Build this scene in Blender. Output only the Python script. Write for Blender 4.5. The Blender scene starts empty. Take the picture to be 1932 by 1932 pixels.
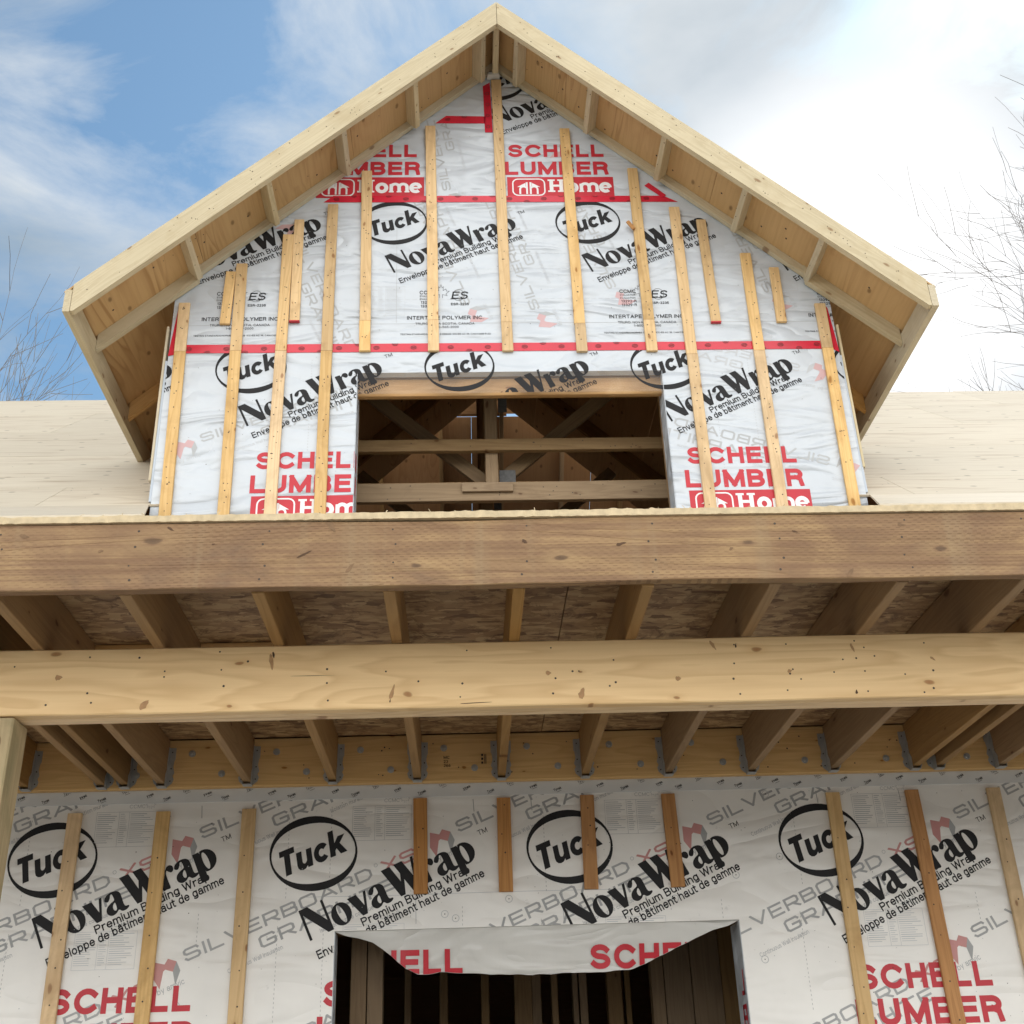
import bpy, bmesh, math, random
from mathutils import Vector, Matrix, noise as mnoise
from mathutils.geometry import tessellate_polygon
random.seed(7)
sc = bpy.context.scene
COL = sc.collection
R = math.radians
CAMZ = 1.6

# ------------------------------------------------------------------ camera frame (solved from the photograph)
P_, Y_, R_ = R(27.06646706), R(2.77529361), R(-2.07234065)
FOC = 2243.14 / 1932
def cam_axes():
    cp, sp, cy, sy, cr, sr = math.cos(P_), math.sin(P_), math.cos(Y_), math.sin(Y_), math.cos(R_), math.sin(R_)
    f = Vector((sy*cp, cy*cp, sp)); rt = Vector((cy, -sy, 0)); up = rt.cross(f)
    return rt*cr + up*sr, -rt*sr + up*cr, f
RT, UP, FW = cam_axes()
def W(px, py, D):
    """point on the vertical plane y = D seen at a measured photograph position"""
    d = FW + RT*((px-966)/2243.14) - UP*((py-966)/2243.14)
    p = d*(D/d.y)
    return Vector((p.x, D, p.z + CAMZ))

# ------------------------------------------------------------------ node helpers
def N(nt, typ, **kw):
    n = nt.nodes.new(typ)
    for k, v in kw.items():
        if k.startswith('i_'):
            key = k[2:]
            n.inputs[int(key) if key.isdigit() else key].default_value = v
        else: setattr(n, k, v)
    return n
def L(nt, a, b): nt.links.new(a, b)
def newmat(name):
    m = bpy.data.materials.new(name); m.use_nodes = True
    nt = m.node_tree; b = nt.nodes['Principled BSDF']
    return m, nt, b
def ramp(nt, stops, fac=None, interp='LINEAR'):
    r = nt.nodes.new('ShaderNodeValToRGB'); r.color_ramp.interpolation = interp
    el = r.color_ramp.elements
    while len(el) < len(stops): el.new(0.5)
    for e, (p, c) in zip(el, stops):
        e.position = p; e.color = c if len(c) == 4 else (*c, 1)
    if fac is not None: L(nt, fac, r.inputs['Fac'])
    return r
def mixc(nt, fac, a, b, mode='MIX'):
    n = nt.nodes.new('ShaderNodeMix'); n.data_type = 'RGBA'; n.blend_type = mode
    for sock, v in ((n.inputs[0], fac), (n.inputs[6], a), (n.inputs[7], b)):
        if hasattr(v, 'is_output'): L(nt, v, sock)
        elif isinstance(v, (int, float)): sock.default_value = v
        else: sock.default_value = v if len(v) == 4 else (*v, 1)
    return n.outputs[2]
def math_(nt, op, a, b=0.0, c=None):
    n = nt.nodes.new('ShaderNodeMath'); n.operation = op
    for i, v in enumerate((a, b, c)):
        if v is None: continue
        if hasattr(v, 'is_output'): L(nt, v, n.inputs[i])
        else: n.inputs[i].default_value = v
    return n.outputs[0]
def obj_coords(nt, scale, spread=37.0):
    tc = N(nt, 'ShaderNodeTexCoord'); oi = N(nt, 'ShaderNodeObjectInfo')
    mul = N(nt, 'ShaderNodeVectorMath', operation='SCALE'); mul.inputs[0].default_value = (spread, spread*.73, spread*1.31)
    L(nt, oi.outputs['Random'], mul.inputs[3])
    add = N(nt, 'ShaderNodeVectorMath', operation='ADD')
    L(nt, tc.outputs['Object'], add.inputs[0]); L(nt, mul.outputs[0], add.inputs[1])
    mp = N(nt, 'ShaderNodeMapping'); mp.inputs['Scale'].default_value = scale
    L(nt, add.outputs[0], mp.inputs['Vector'])
    return mp.outputs[0], add.outputs[0], oi.outputs['Random']

# ------------------------------------------------------------------ materials
def wood(name, light, dark, knots=.5, vary=.22, rough=.62, stain=0.0, stain_col=(.12,.08,.05), figure=1.0, band=9.0):
    """sawn timber: grain runs along the object's local X"""
    m, nt, b = newmat(name)
    v, raw, rnd = obj_coords(nt, (.55, band, band))
    warp = N(nt, 'ShaderNodeTexNoise', i_Scale=1.0, i_Detail=3.0, i_Roughness=.5, i_Distortion=.5*figure); L(nt, v, warp.inputs['Vector'])
    v2, _, _ = obj_coords(nt, (1.6, 70, 70))
    fine = N(nt, 'ShaderNodeTexNoise', i_Scale=1.0, i_Detail=6.0, i_Roughness=.65, i_Distortion=.3); L(nt, v2, fine.inputs['Vector'])
    # growth rings: contour lines of the broad noise
    rings = math_(nt, 'FRACT', math_(nt, 'MULTIPLY', warp.outputs['Fac'], 12.0))
    rings = ramp(nt, [(0, (0,0,0)), (.35, (.25,)*3), (.8, (1,)*3), (1, (.1,)*3)], rings).outputs[0]
    c = mixc(nt, math_(nt, 'MULTIPLY', rings, .55), light, dark)
    c = mixc(nt, math_(nt, 'MULTIPLY', ramp(nt, [(.44, (0,)*3), (.68, (1,)*3)], fine.outputs['Fac']).outputs[0], .62), c, dark)
    # broad tone drift
    v3, _, _ = obj_coords(nt, (.9, 3, 3))
    big = N(nt, 'ShaderNodeTexNoise', i_Scale=1.0, i_Detail=3.0); L(nt, v3, big.inputs['Vector'])
    c = mixc(nt, .55, c, mixc(nt, ramp(nt, [(.3, (0,)*3), (.7, (1,)*3)], big.outputs['Fac']).outputs[0], [x*.76 for x in light], [min(1, x*1.12) for x in light]), 'MIX')
    c = mixc(nt, .5, c, mixc(nt, math_(nt, 'MULTIPLY', rings, .6), light, dark), 'MIX')
    if knots > 0:
        vk, _, _ = obj_coords(nt, (3.3, 7.5, 7.5))
        wn = N(nt, 'ShaderNodeTexNoise', i_Scale=2.0, i_Detail=2.0); L(nt, vk, wn.inputs['Vector'])
        off = N(nt, 'ShaderNodeVectorMath', operation='SCALE', i_3=.22); L(nt, wn.outputs['Color'], off.inputs[0])
        ad = N(nt, 'ShaderNodeVectorMath', operation='ADD'); L(nt, vk, ad.inputs[0]); L(nt, off.outputs[0], ad.inputs[1])
        vo = N(nt, 'ShaderNodeTexVoronoi', i_Scale=1.0, voronoi_dimensions='2D'); L(nt, ad.outputs[0], vo.inputs['Vector'])
        kd = math_(nt, 'DIVIDE', vo.outputs['Distance'], math_(nt, 'ADD', .3, math_(nt, 'MULTIPLY', val2(nt, vo.outputs['Color']), .95)))
        cellsel = math_(nt, 'GREATER_THAN', N_sep(nt, vo.outputs['Color']), 1 - knots)
        core = ramp(nt, [(.0, (1,)*3), (.05, (.85,)*3), (.078, (0,)*3)], kd).outputs[0]
        halo = ramp(nt, [(.0, (.9,)*3), (.1, (.5,)*3), (.24, (0,)*3)], kd).outputs[0]
        c = mixc(nt, math_(nt, 'MULTIPLY', math_(nt, 'MULTIPLY', halo, cellsel), .55), c, dark)
        c = mixc(nt, math_(nt, 'MULTIPLY', math_(nt, 'MULTIPLY', core, cellsel), .8), c, [dark[0]*.5, dark[1]*.33, dark[2]*.25])
    if stain > 0:
        v4, _, _ = obj_coords(nt, (3.0, 4, 4))
        st = N(nt, 'ShaderNodeTexNoise', i_Scale=1.3, i_Detail=6.0, i_Roughness=.62, i_Distortion=.8); L(nt, v4, st.inputs['Vector'])
        c = mixc(nt, math_(nt, 'MULTIPLY', ramp(nt, [(.5, (0,)*3), (.68, (1,)*3)], st.outputs['Fac']).outputs[0], stain), c, stain_col)
    hsv = N(nt, 'ShaderNodeHueSaturation')
    L(nt, math_(nt, 'ADD', math_(nt, 'MULTIPLY', rnd, vary), 1 - vary*.55), hsv.inputs['Value'])
    L(nt, math_(nt, 'ADD', math_(nt, 'MULTIPLY', math_(nt, 'FRACT', math_(nt, 'MULTIPLY', rnd, 7.3)), .3), .85), hsv.inputs['Saturation'])
    L(nt, c, hsv.inputs['Color']); L(nt, hsv.outputs[0], b.inputs['Base Color'])
    b.inputs['Roughness'].default_value = rough
    b.inputs['Specular IOR Level'].default_value = .25
    bp = N(nt, 'ShaderNodeBump', i_Strength=.35, i_Distance=.002)
    L(nt, math_(nt, 'ADD', fine.outputs['Fac'], math_(nt, 'MULTIPLY', rings, .4)), bp.inputs['Height']); L(nt, bp.outputs[0], b.inputs['Normal'])
    return m
def val2(nt, col):
    q = N(nt, 'ShaderNodeSeparateColor'); L(nt, col, q.inputs[0]); return q.outputs[1]
def N_sep(nt, col):
    s = N(nt, 'ShaderNodeSeparateColor'); L(nt, col, s.inputs[0]); return s.outputs[0]

M = {}
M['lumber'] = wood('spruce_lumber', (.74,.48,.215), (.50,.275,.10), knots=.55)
M['strip'] = wood('furring_strip_wood', (.76,.54,.29), (.52,.32,.14), knots=.6, vary=.3, stain=.4, stain_col=(.34,.20,.09))
M['strip_red'] = wood('reddish_cedar_strip', (.52,.275,.115), (.26,.11,.04), knots=.3, vary=.2)
M['barge'] = wood('pale_spruce_board', (.62,.535,.37), (.44,.36,.23), knots=.6, vary=.08, stain=.3, stain_col=(.42,.32,.18))
M['beam'] = wood('planed_pine_beam', (.88,.63,.34), (.60,.37,.16), knots=.42, vary=.04, rough=.5, band=5)
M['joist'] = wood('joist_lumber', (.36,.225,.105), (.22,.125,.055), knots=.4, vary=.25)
M['ledger'] = wood('ledger_lumber', (.72,.50,.27), (.52,.32,.15), knots=.4, vary=.06)
M['post'] = wood('greenish_treated_post', (.47,.36,.20), (.28,.21,.105), knots=.4, vary=.05, stain=.5, stain_col=(.20,.19,.09))
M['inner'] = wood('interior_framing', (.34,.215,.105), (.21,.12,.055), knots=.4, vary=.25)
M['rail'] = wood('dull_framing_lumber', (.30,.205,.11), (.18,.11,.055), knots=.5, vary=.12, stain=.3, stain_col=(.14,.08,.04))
M['header'] = wood('window_header_lumber', (.48,.285,.125), (.30,.16,.06), knots=.5, vary=.15, stain=.4, stain_col=(.58,.40,.22))
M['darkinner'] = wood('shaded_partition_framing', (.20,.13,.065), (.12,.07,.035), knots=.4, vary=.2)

def plywood(name, light, dark, amount=.6, knots=.35, vary=.12, patches=0.0):
    m, nt, b = newmat(name)
    v, raw, rnd = obj_coords(nt, (.5, 3.2, 3.2))
    n1 = N(nt, 'ShaderNodeTexNoise', i_Scale=1.0, i_Detail=3.0, i_Roughness=.45, i_Distortion=.9); L(nt, v, n1.inputs['Vector'])
    rg = math_(nt, 'FRACT', math_(nt, 'MULTIPLY', n1.outputs['Fac'], 14.0))
    rg = ramp(nt, [(0, (0,)*3), (.5, (.15,)*3), (.86, (1,)*3), (1, (0,)*3)], rg).outputs[0]
    msk, _, _ = obj_coords(nt, (.7, 1.6, 1.6))
    n2 = N(nt, 'ShaderNodeTexNoise', i_Scale=1.0, i_Detail=2.0); L(nt, msk, n2.inputs['Vector'])
    mk = ramp(nt, [(.45, (.12,)*3), (.62, (1,)*3)], n2.outputs['Fac']).outputs[0]
    c = mixc(nt, math_(nt, 'MULTIPLY', math_(nt, 'MULTIPLY', rg, mk), amount), light, dark)
    v2, _, _ = obj_coords(nt, (2.0, 60, 60))
    fn = N(nt, 'ShaderNodeTexNoise', i_Scale=1.0, i_Detail=5.0); L(nt, v2, fn.inputs['Vector'])
    c = mixc(nt, math_(nt, 'MULTIPLY', ramp(nt, [(.45, (0,)*3), (.8, (1,)*3)], fn.outputs['Fac']).outputs[0], .35), c, dark)
    if knots:
        vk, _, _ = obj_coords(nt, (3.2, 5.0, 5.0))
        vo = N(nt, 'ShaderNodeTexVoronoi', i_Scale=1.0, voronoi_dimensions='2D'); L(nt, vk, vo.inputs['Vector'])
        sel = math_(nt, 'GREATER_THAN', N_sep(nt, vo.outputs['Color']), 1 - knots)
        core = ramp(nt, [(.0, (1,)*3), (.045, (.8,)*3), (.08, (0,)*3)], vo.outputs['Distance']).outputs[0]
        c = mixc(nt, math_(nt, 'MULTIPLY', math_(nt, 'MULTIPLY', core, sel), .75), c, [x*.45 for x in dark])
    if patches:
        vp, _, _ = obj_coords(nt, (1.2, 14, 14))
        np_ = N(nt, 'ShaderNodeTexNoise', i_Scale=1.0, i_Detail=4.0, i_Roughness=.6); L(nt, vp, np_.inputs['Vector'])
        c = mixc(nt, math_(nt, 'MULTIPLY', ramp(nt, [(.57, (0,)*3), (.70, (1,)*3)], np_.outputs['Fac']).outputs[0], patches), c, [dark[0]*.8, dark[1]*.7, dark[2]*.6])
    hsv = N(nt, 'ShaderNodeHueSaturation'); L(nt, math_(nt, 'ADD', math_(nt, 'MULTIPLY', rnd, vary), 1 - vary/2), hsv.inputs['Value'])
    L(nt, c, hsv.inputs['Color']); L(nt, hsv.outputs[0], b.inputs['Base Color'])
    b.inputs['Roughness'].default_value = .65; b.inputs['Specular IOR Level'].default_value = .25
    bp = N(nt, 'ShaderNodeBump', i_Strength=.3, i_Distance=.002); L(nt, fn.outputs['Fac'], bp.inputs['Height']); L(nt, bp.outputs[0], b.inputs['Normal'])
    return m
M['ply'] = plywood('soffit_plywood', (.56,.375,.185), (.36,.205,.085), amount=.8, knots=.5)
M['plyroof'] = plywood('weathered_roof_plywood', (.66,.585,.46), (.44,.35,.25), amount=.4, knots=.4, vary=.08, patches=.6)
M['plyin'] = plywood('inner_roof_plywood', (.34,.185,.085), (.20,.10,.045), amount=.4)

def osb(name):
    m, nt, b = newmat(name)
    col = None
    for k, (rot, s) in enumerate(((.25, 1.0), (-.5, 1.3), (1.2, .9))):
        tc = N(nt, 'ShaderNodeTexCoord'); mp = N(nt, 'ShaderNodeMapping')
        mp.inputs['Rotation'].default_value = (0, 0, rot); mp.inputs['Scale'].default_value = (15*s, 42*s, 8)
        L(nt, tc.outputs['Object'], mp.inputs['Vector'])
        wn = N(nt, 'ShaderNodeTexNoise', i_Scale=1.5, i_Detail=2.0); L(nt, mp.outputs[0], wn.inputs['Vector'])
        sc_ = N(nt, 'ShaderNodeVectorMath', operation='SCALE', i_3=.5); L(nt, wn.outputs['Color'], sc_.inputs[0])
        ad = N(nt, 'ShaderNodeVectorMath', operation='ADD'); L(nt, mp.outputs[0], ad.inputs[0]); L(nt, sc_.outputs[0], ad.inputs[1])
        vo = N(nt, 'ShaderNodeTexVoronoi', i_Scale=1.0); L(nt, ad.outputs[0], vo.inputs['Vector'])
        val = N_sep(nt, vo.outputs['Color'])
        cc = ramp(nt, [(0, (.17,.09,.04)), (.25, (.31,.185,.09)), (.6, (.42,.27,.135)), (1, (.54,.38,.20))], val).outputs[0]
        if col is None: col = cc
        else: col = mixc(nt, math_(nt, 'GREATER_THAN', val2(nt, vo.outputs['Color']), .5), col, cc)
    tc = N(nt, 'ShaderNodeTexCoord'); fn = N(nt, 'ShaderNodeTexNoise', i_Scale=9.0, i_Detail=8.0, i_Roughness=.75, i_Distortion=1.5); L(nt, tc.outputs['Object'], fn.inputs['Vector'])
    col = mixc(nt, ramp(nt, [(.52, (0,)*3), (.62, (.75,)*3)], fn.outputs['Fac']).outputs[0], col, (.13,.065,.03))
    L(nt, col, b.inputs['Base Color']); b.inputs['Roughness'].default_value = .6
    return m
M['osb'] = osb('strand_board')

def treated(name):
    """pressure treated fascia: brown, weathered, rows of short incisions"""
    m, nt, b = newmat(name)
    v, raw, rnd = obj_coords(nt, (.35, 6, 6))
    n1 = N(nt, 'ShaderNodeTexNoise', i_Scale=1.0, i_Detail=4.0, i_Distortion=1.2); L(nt, v, n1.inputs['Vector'])
    rg = math_(nt, 'FRACT', math_(nt, 'MULTIPLY', n1.outputs['Fac'], 8.0))
    rg = ramp(nt, [(0, (0,)*3), (.6, (.3,)*3), (.9, (1,)*3), (1, (0,)*3)], rg).outputs[0]
    c = mixc(nt, math_(nt, 'MULTIPLY', rg, .3), (.30,.185,.095), (.13,.07,.035))
    v2, _, _ = obj_coords(nt, (1.6, 3.0, 3.0))
    n2 = N(nt, 'ShaderNodeTexNoise', i_Scale=1.2, i_Detail=5.0, i_Roughness=.6, i_Distortion=1.6); L(nt, v2, n2.inputs['Vector'])
    c = mixc(nt, ramp(nt, [(.49, (0,)*3), (.66, (.6,)*3)], n2.outputs['Fac']).outputs[0], c, (.45,.295,.14))
    c = mixc(nt, ramp(nt, [(.30, (.7,)*3), (.45, (0,)*3)], n2.outputs['Fac']).outputs[0], c, (.16,.10,.065))
    vs, _, _ = obj_coords(nt, (.8, 55, 55))
    n5 = N(nt, 'ShaderNodeTexNoise', i_Scale=1.0, i_Detail=6.0, i_Roughness=.7, i_Distortion=.6); L(nt, vs, n5.inputs['Vector'])
    c = mixc(nt, ramp(nt, [(.44, (0,)*3), (.60, (.7,)*3)], n5.outputs['Fac']).outputs[0], c, (.20,.11,.06))
    vb, _, _ = obj_coords(nt, (9, .4, .4))
    n6 = N(nt, 'ShaderNodeTexNoise', i_Scale=1.0, i_Detail=4.0, i_Roughness=.6); L(nt, vb, n6.inputs['Vector'])
    c = mixc(nt, ramp(nt, [(.55, (0,)*3), (.7, (.45,)*3)], n6.outputs['Fac']).outputs[0], c, (.32,.23,.13))
    # incisions
    tc = N(nt, 'ShaderNodeTexCoord'); br = N(nt, 'ShaderNodeMapping'); br.inputs['Scale'].default_value = (1, 1, 1)
    L(nt, tc.outputs['Object'], br.inputs['Vector'])
    sx = N(nt, 'ShaderNodeSeparateXYZ'); L(nt, br.outputs[0], sx.inputs[0])
    row = math_(nt, 'MULTIPLY', sx.outputs[1], 1/.0085)
    par = math_(nt, 'FRACT', math_(nt, 'MULTIPLY', math_(nt, 'FLOOR', row), .37))
    cx = math_(nt, 'FRACT', math_(nt, 'ADD', math_(nt, 'MULTIPLY', sx.outputs[0], 1/.032), par))
    inx = math_(nt, 'LESS_THAN', cx, .42); iny = math_(nt, 'LESS_THAN', math_(nt, 'FRACT', row), .3)
    nz = N(nt, 'ShaderNodeTexNoise', i_Scale=3.0, i_Detail=2.0); L(nt, tc.outputs['Object'], nz.inputs['Vector'])
    inc = math_(nt, 'MULTIPLY', math_(nt, 'MULTIPLY', inx, iny), ramp(nt, [(.36, (.15,)*3), (.6, (1,)*3)], nz.outputs['Fac']).outputs[0])
    c = mixc(nt, math_(nt, 'MULTIPLY', inc, .5), c, (.13,.07,.035))
    # knots
    vk, _, _ = obj_coords(nt, (1.9, 4.6, 4.6))
    vo = N(nt, 'ShaderNodeTexVoronoi', i_Scale=1.0, voronoi_dimensions='2D'); L(nt, vk, vo.inputs['Vector'])
    sel = math_(nt, 'GREATER_THAN', N_sep(nt, vo.outputs['Color']), .35)
    n5_ = N(nt, 'ShaderNodeTexNoise', i_Scale=3.0, i_Detail=4.0, i_Roughness=.6, i_Distortion=1.0); L(nt, vk, n5_.inputs['Vector'])
    kd = math_(nt, 'ADD', math_(nt, 'DIVIDE', vo.outputs['Distance'], math_(nt, 'ADD', .25, math_(nt, 'MULTIPLY', val2(nt, vo.outputs['Color']), .6))), math_(nt, 'MULTIPLY', math_(nt, 'SUBTRACT', n5_.outputs['Fac'], .5), .22))
    c = mixc(nt, math_(nt, 'MULTIPLY', math_(nt, 'MULTIPLY', ramp(nt, [(0, (1,)*3), (.06, (.8,)*3), (.09, (0,)*3)], kd).outputs[0], sel), .8), c, (.10,.06,.035))
    c = mixc(nt, math_(nt, 'MULTIPLY', math_(nt, 'MULTIPLY', ramp(nt, [(.07, (0,)*3), (.14, (.35,)*3), (.35, (0,)*3)], kd).outputs[0], sel), .6), c, (.50,.35,.17))
    L(nt, c, b.inputs['Base Color']); b.inputs['Roughness'].default_value = .6; b.inputs['Specular IOR Level'].default_value = .3
    bp = N(nt, 'ShaderNodeBump', i_Strength=.5, i_Distance=.003); L(nt, math_(nt, 'SUBTRACT', rg, math_(nt, 'MULTIPLY', inc, 2.0)), bp.inputs['Height']); L(nt, bp.outputs[0], b.inputs['Normal'])
    return m
M['fascia'] = treated('incised_treated_board')

def wrapmat(name, base=(.74,.765,.785), wr=1.0):
    m, nt, b = newmat(name)
    tc = N(nt, 'ShaderNodeTexCoord')
    n0 = N(nt, 'ShaderNodeTexNoise', i_Scale=2.2, i_Detail=4.0, i_Roughness=.6); L(nt, tc.outputs['Object'], n0.inputs['Vector'])
    c = mixc(nt, ramp(nt, [(.35, (0,)*3), (.7, (1,)*3)], n0.outputs['Fac']).outputs[0], base, [x*.91 for x in base])
    n1 = N(nt, 'ShaderNodeTexNoise', i_Scale=16.0, i_Detail=5.0, i_Roughness=.7); L(nt, tc.outputs['Object'], n1.inputs['Vector'])
    c = mixc(nt, ramp(nt, [(.66, (0,)*3), (.8, (.55,)*3)], n1.outputs['Fac']).outputs[0], c, (.42,.42,.42))
    L(nt, c, b.inputs['Base Color']); b.inputs['Roughness'].default_value = .27; b.inputs['Specular IOR Level'].default_value = .5
    mp = N(nt, 'ShaderNodeMapping'); mp.inputs['Rotation'].default_value = (0, R(28), 0); mp.inputs['Scale'].default_value = (1.0, 1, 3.2)
    L(nt, tc.outputs['Object'], mp.inputs['Vector'])
    n2 = N(nt, 'ShaderNodeTexNoise', i_Scale=1.5, i_Detail=2.0, i_Roughness=.4, i_Distortion=1.0); L(nt, mp.outputs[0], n2.inputs['Vector'])
    n3 = N(nt, 'ShaderNodeTexNoise', i_Scale=4.0, i_Detail=1.5, i_Distortion=.8); L(nt, tc.outputs['Object'], n3.inputs['Vector'])
    crease = math_(nt, 'ABSOLUTE', math_(nt, 'SUBTRACT', n2.outputs['Fac'], .5))
    h = math_(nt, 'ADD', math_(nt, 'MULTIPLY', crease, 1.6), math_(nt, 'MULTIPLY', n3.outputs['Fac'], .35))
    bp = N(nt, 'ShaderNodeBump', i_Strength=min(1, wr), i_Distance=.03*(1.8 if wr >= .9 else 1)); L(nt, h, bp.inputs['Height']); L(nt, bp.outputs[0], b.inputs['Normal'])
    return m
M['wrap'] = wrapmat('darkened_house_wrap', (.59,.635,.69), wr=1.0)  # wrap colour darkened to offset the strong light on the dormer
M['wrap_low'] = wrapmat('brightened_house_wrap', (.84,.83,.80), wr=.45)  # same wrap, colour lightened to offset the porch shade and tinted warm
M['wrap_loose'] = wrapmat('loose_house_wrap', (.68,.675,.65), wr=1.0)
def plain(name, col, rough=.5, metal=0.0, spec=.4, nscale=None, namt=.15):
    m, nt, b = newmat(name)
    if nscale:
        tc = N(nt, 'ShaderNodeTexCoord'); n = N(nt, 'ShaderNodeTexNoise', i_Scale=nscale, i_Detail=4.0); L(nt, tc.outputs['Object'], n.inputs['Vector'])
        c = mixc(nt, n.outputs['Fac'], [x*(1-namt) for x in col], [min(1, x*(1+namt)) for x in col]); L(nt, c, b.inputs['Base Color'])
    else: b.inputs['Base Color'].default_value = (*col, 1)
    b.inputs['Roughness'].default_value = rough; b.inputs['Metallic'].default_value = metal; b.inputs['Specular IOR Level'].default_value = spec
    return m
M['black'] = plain('black_ink', (.02,.02,.022), .55, spec=.2, nscale=20, namt=.3)
M['red'] = plain('red_ink', (.52,.026,.042), .45, nscale=14, namt=.12)
M['grey'] = plain('print_under_wrap', (.36,.37,.375), .45, nscale=9, namt=.2)
M['grey2'] = plain('faint_print_under_wrap', (.42,.435,.45), .45, nscale=9, namt=.15)
M['grey3'] = plain('barely_visible_print', (.50,.52,.545), .45, nscale=7, namt=.1)
M['pink'] = plain('faded_red_under_wrap', (.56,.27,.26), .45, nscale=9, namt=.15)
M['pink2'] = plain('faint_red_under_wrap', (.58,.38,.39), .45, nscale=9, namt=.1)
M['white'] = plain('white_ink', (.78,.78,.79), .4)
M['tape'] = plain('red_sheathing_tape', (.60,.018,.045), .25, nscale=6, namt=.2, spec=.6)
M['tapemark'] = plain('dark_tape_mark', (.14,.01,.015), .35)
M['clear'] = plain('white_sheathing_tape', (.66,.68,.69), .22, nscale=8, namt=.1, spec=.6)
M['scar'] = plain('reddish_knot_wood', (.44,.25,.115), .6, nscale=60, namt=.35)
M['scar_dark'] = plain('brown_knot_wood', (.20,.115,.055), .6, nscale=60, namt=.4)
M['crack'] = plain('dark_split_in_wood', (.10,.055,.03), .8, nscale=40, namt=.4)
M['nail'] = plain('nail_head', (.06,.045,.035), .5, .4)
M['steel'] = plain('galvanised_steel', (.44,.45,.45), .4, .5, nscale=25, namt=.25)
M['plate'] = plain('dull_nail_plate', (.12,.12,.12), .6, .2, nscale=60, namt=.4)
M['foam'] = plain('foam_board', (.50,.56,.64), .7, nscale=6)
M['concrete'] = plain('concrete_floor', (.25,.24,.22), .9, nscale=3, namt=.2)
M['pale'] = plain('pale_splintered_edge', (.62,.50,.32), .8, nscale=40, namt=.35)
M['bark'] = plain('grey_bark', (.27,.245,.23), .9, nscale=8, namt=.3)

def filmmat():
    m, nt, b = newmat('clear_film')
    out = nt.nodes['Material Output']
    tr = N(nt, 'ShaderNodeBsdfTransparent'); mx = N(nt, 'ShaderNodeMixShader', i_0=.05)
    b.inputs['Base Color'].default_value = (.7,.7,.7,1); b.inputs['Roughness'].default_value = .2
    L(nt, tr.outputs[0], mx.inputs[1]); L(nt, b.outputs[0], mx.inputs[2]); L(nt, mx.outputs[0], out.inputs[0])
    return m
M['film'] = filmmat()

# ------------------------------------------------------------------ object helpers
def tag(o, label=None, cat=None, group=None, kind=None):
    if label: o['label'] = label
    if cat: o['category'] = cat
    if group: o['group'] = group
    if kind: o['kind'] = kind
    return o
def thing(name, loc, label, cat, group=None):
    o = bpy.data.objects.new(name, None); COL.objects.link(o); o.location = loc; o.empty_display_size = .2
    return tag(o, label, cat, group)
def wloc(o):
    v = Vector((0, 0, 0))
    while o is not None: v += o.location; o = o.parent
    return v
def link_mesh(name, verts, faces, mats, parent=None, frame=None, midx=None, smooth=False):
    """verts in world space; frame = (origin, xdir, normal): the object gets that frame, X along the grain"""
    if frame is None: o0, X, Z = Vector((0,0,0)), Vector((1,0,0)), Vector((0,0,1))
    else: o0, X, Z = frame
    X = Vector(X).normalized(); Z = Vector(Z); Z = (Z - X*Z.dot(X)).normalized(); Yv = Z.cross(X)
    mat3 = Matrix((X, Yv, Z)).transposed()
    inv = mat3.transposed()
    me = bpy.data.meshes.new(name)
    me.from_pydata([inv @ (Vector(v) - Vector(o0)) for v in verts], [], faces)
    for m in (mats if isinstance(mats, (list, tuple)) else [mats]): me.materials.append(m)
    if midx:
        for p, i in zip(me.polygons, midx): p.material_index = i
    if smooth:
        for p in me.polygons: p.use_smooth = True
    me.update()
    ob = bpy.data.objects.new(name, me); COL.objects.link(ob)
    base = Vector((0,0,0))
    if parent is not None:
        ob.parent = parent
        pm = world_matrix(parent)
        ob.matrix_basis = pm.inverted() @ (Matrix.Translation(Vector(o0)) @ mat3.to_4x4())
    else: ob.matrix_basis = Matrix.Translation(Vector(o0)) @ mat3.to_4x4()
    return ob
def world_matrix(o):
    m = o.matrix_basis.copy()
    while o.parent is not None:
        o = o.parent; m = o.matrix_basis @ m
    return m
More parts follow.
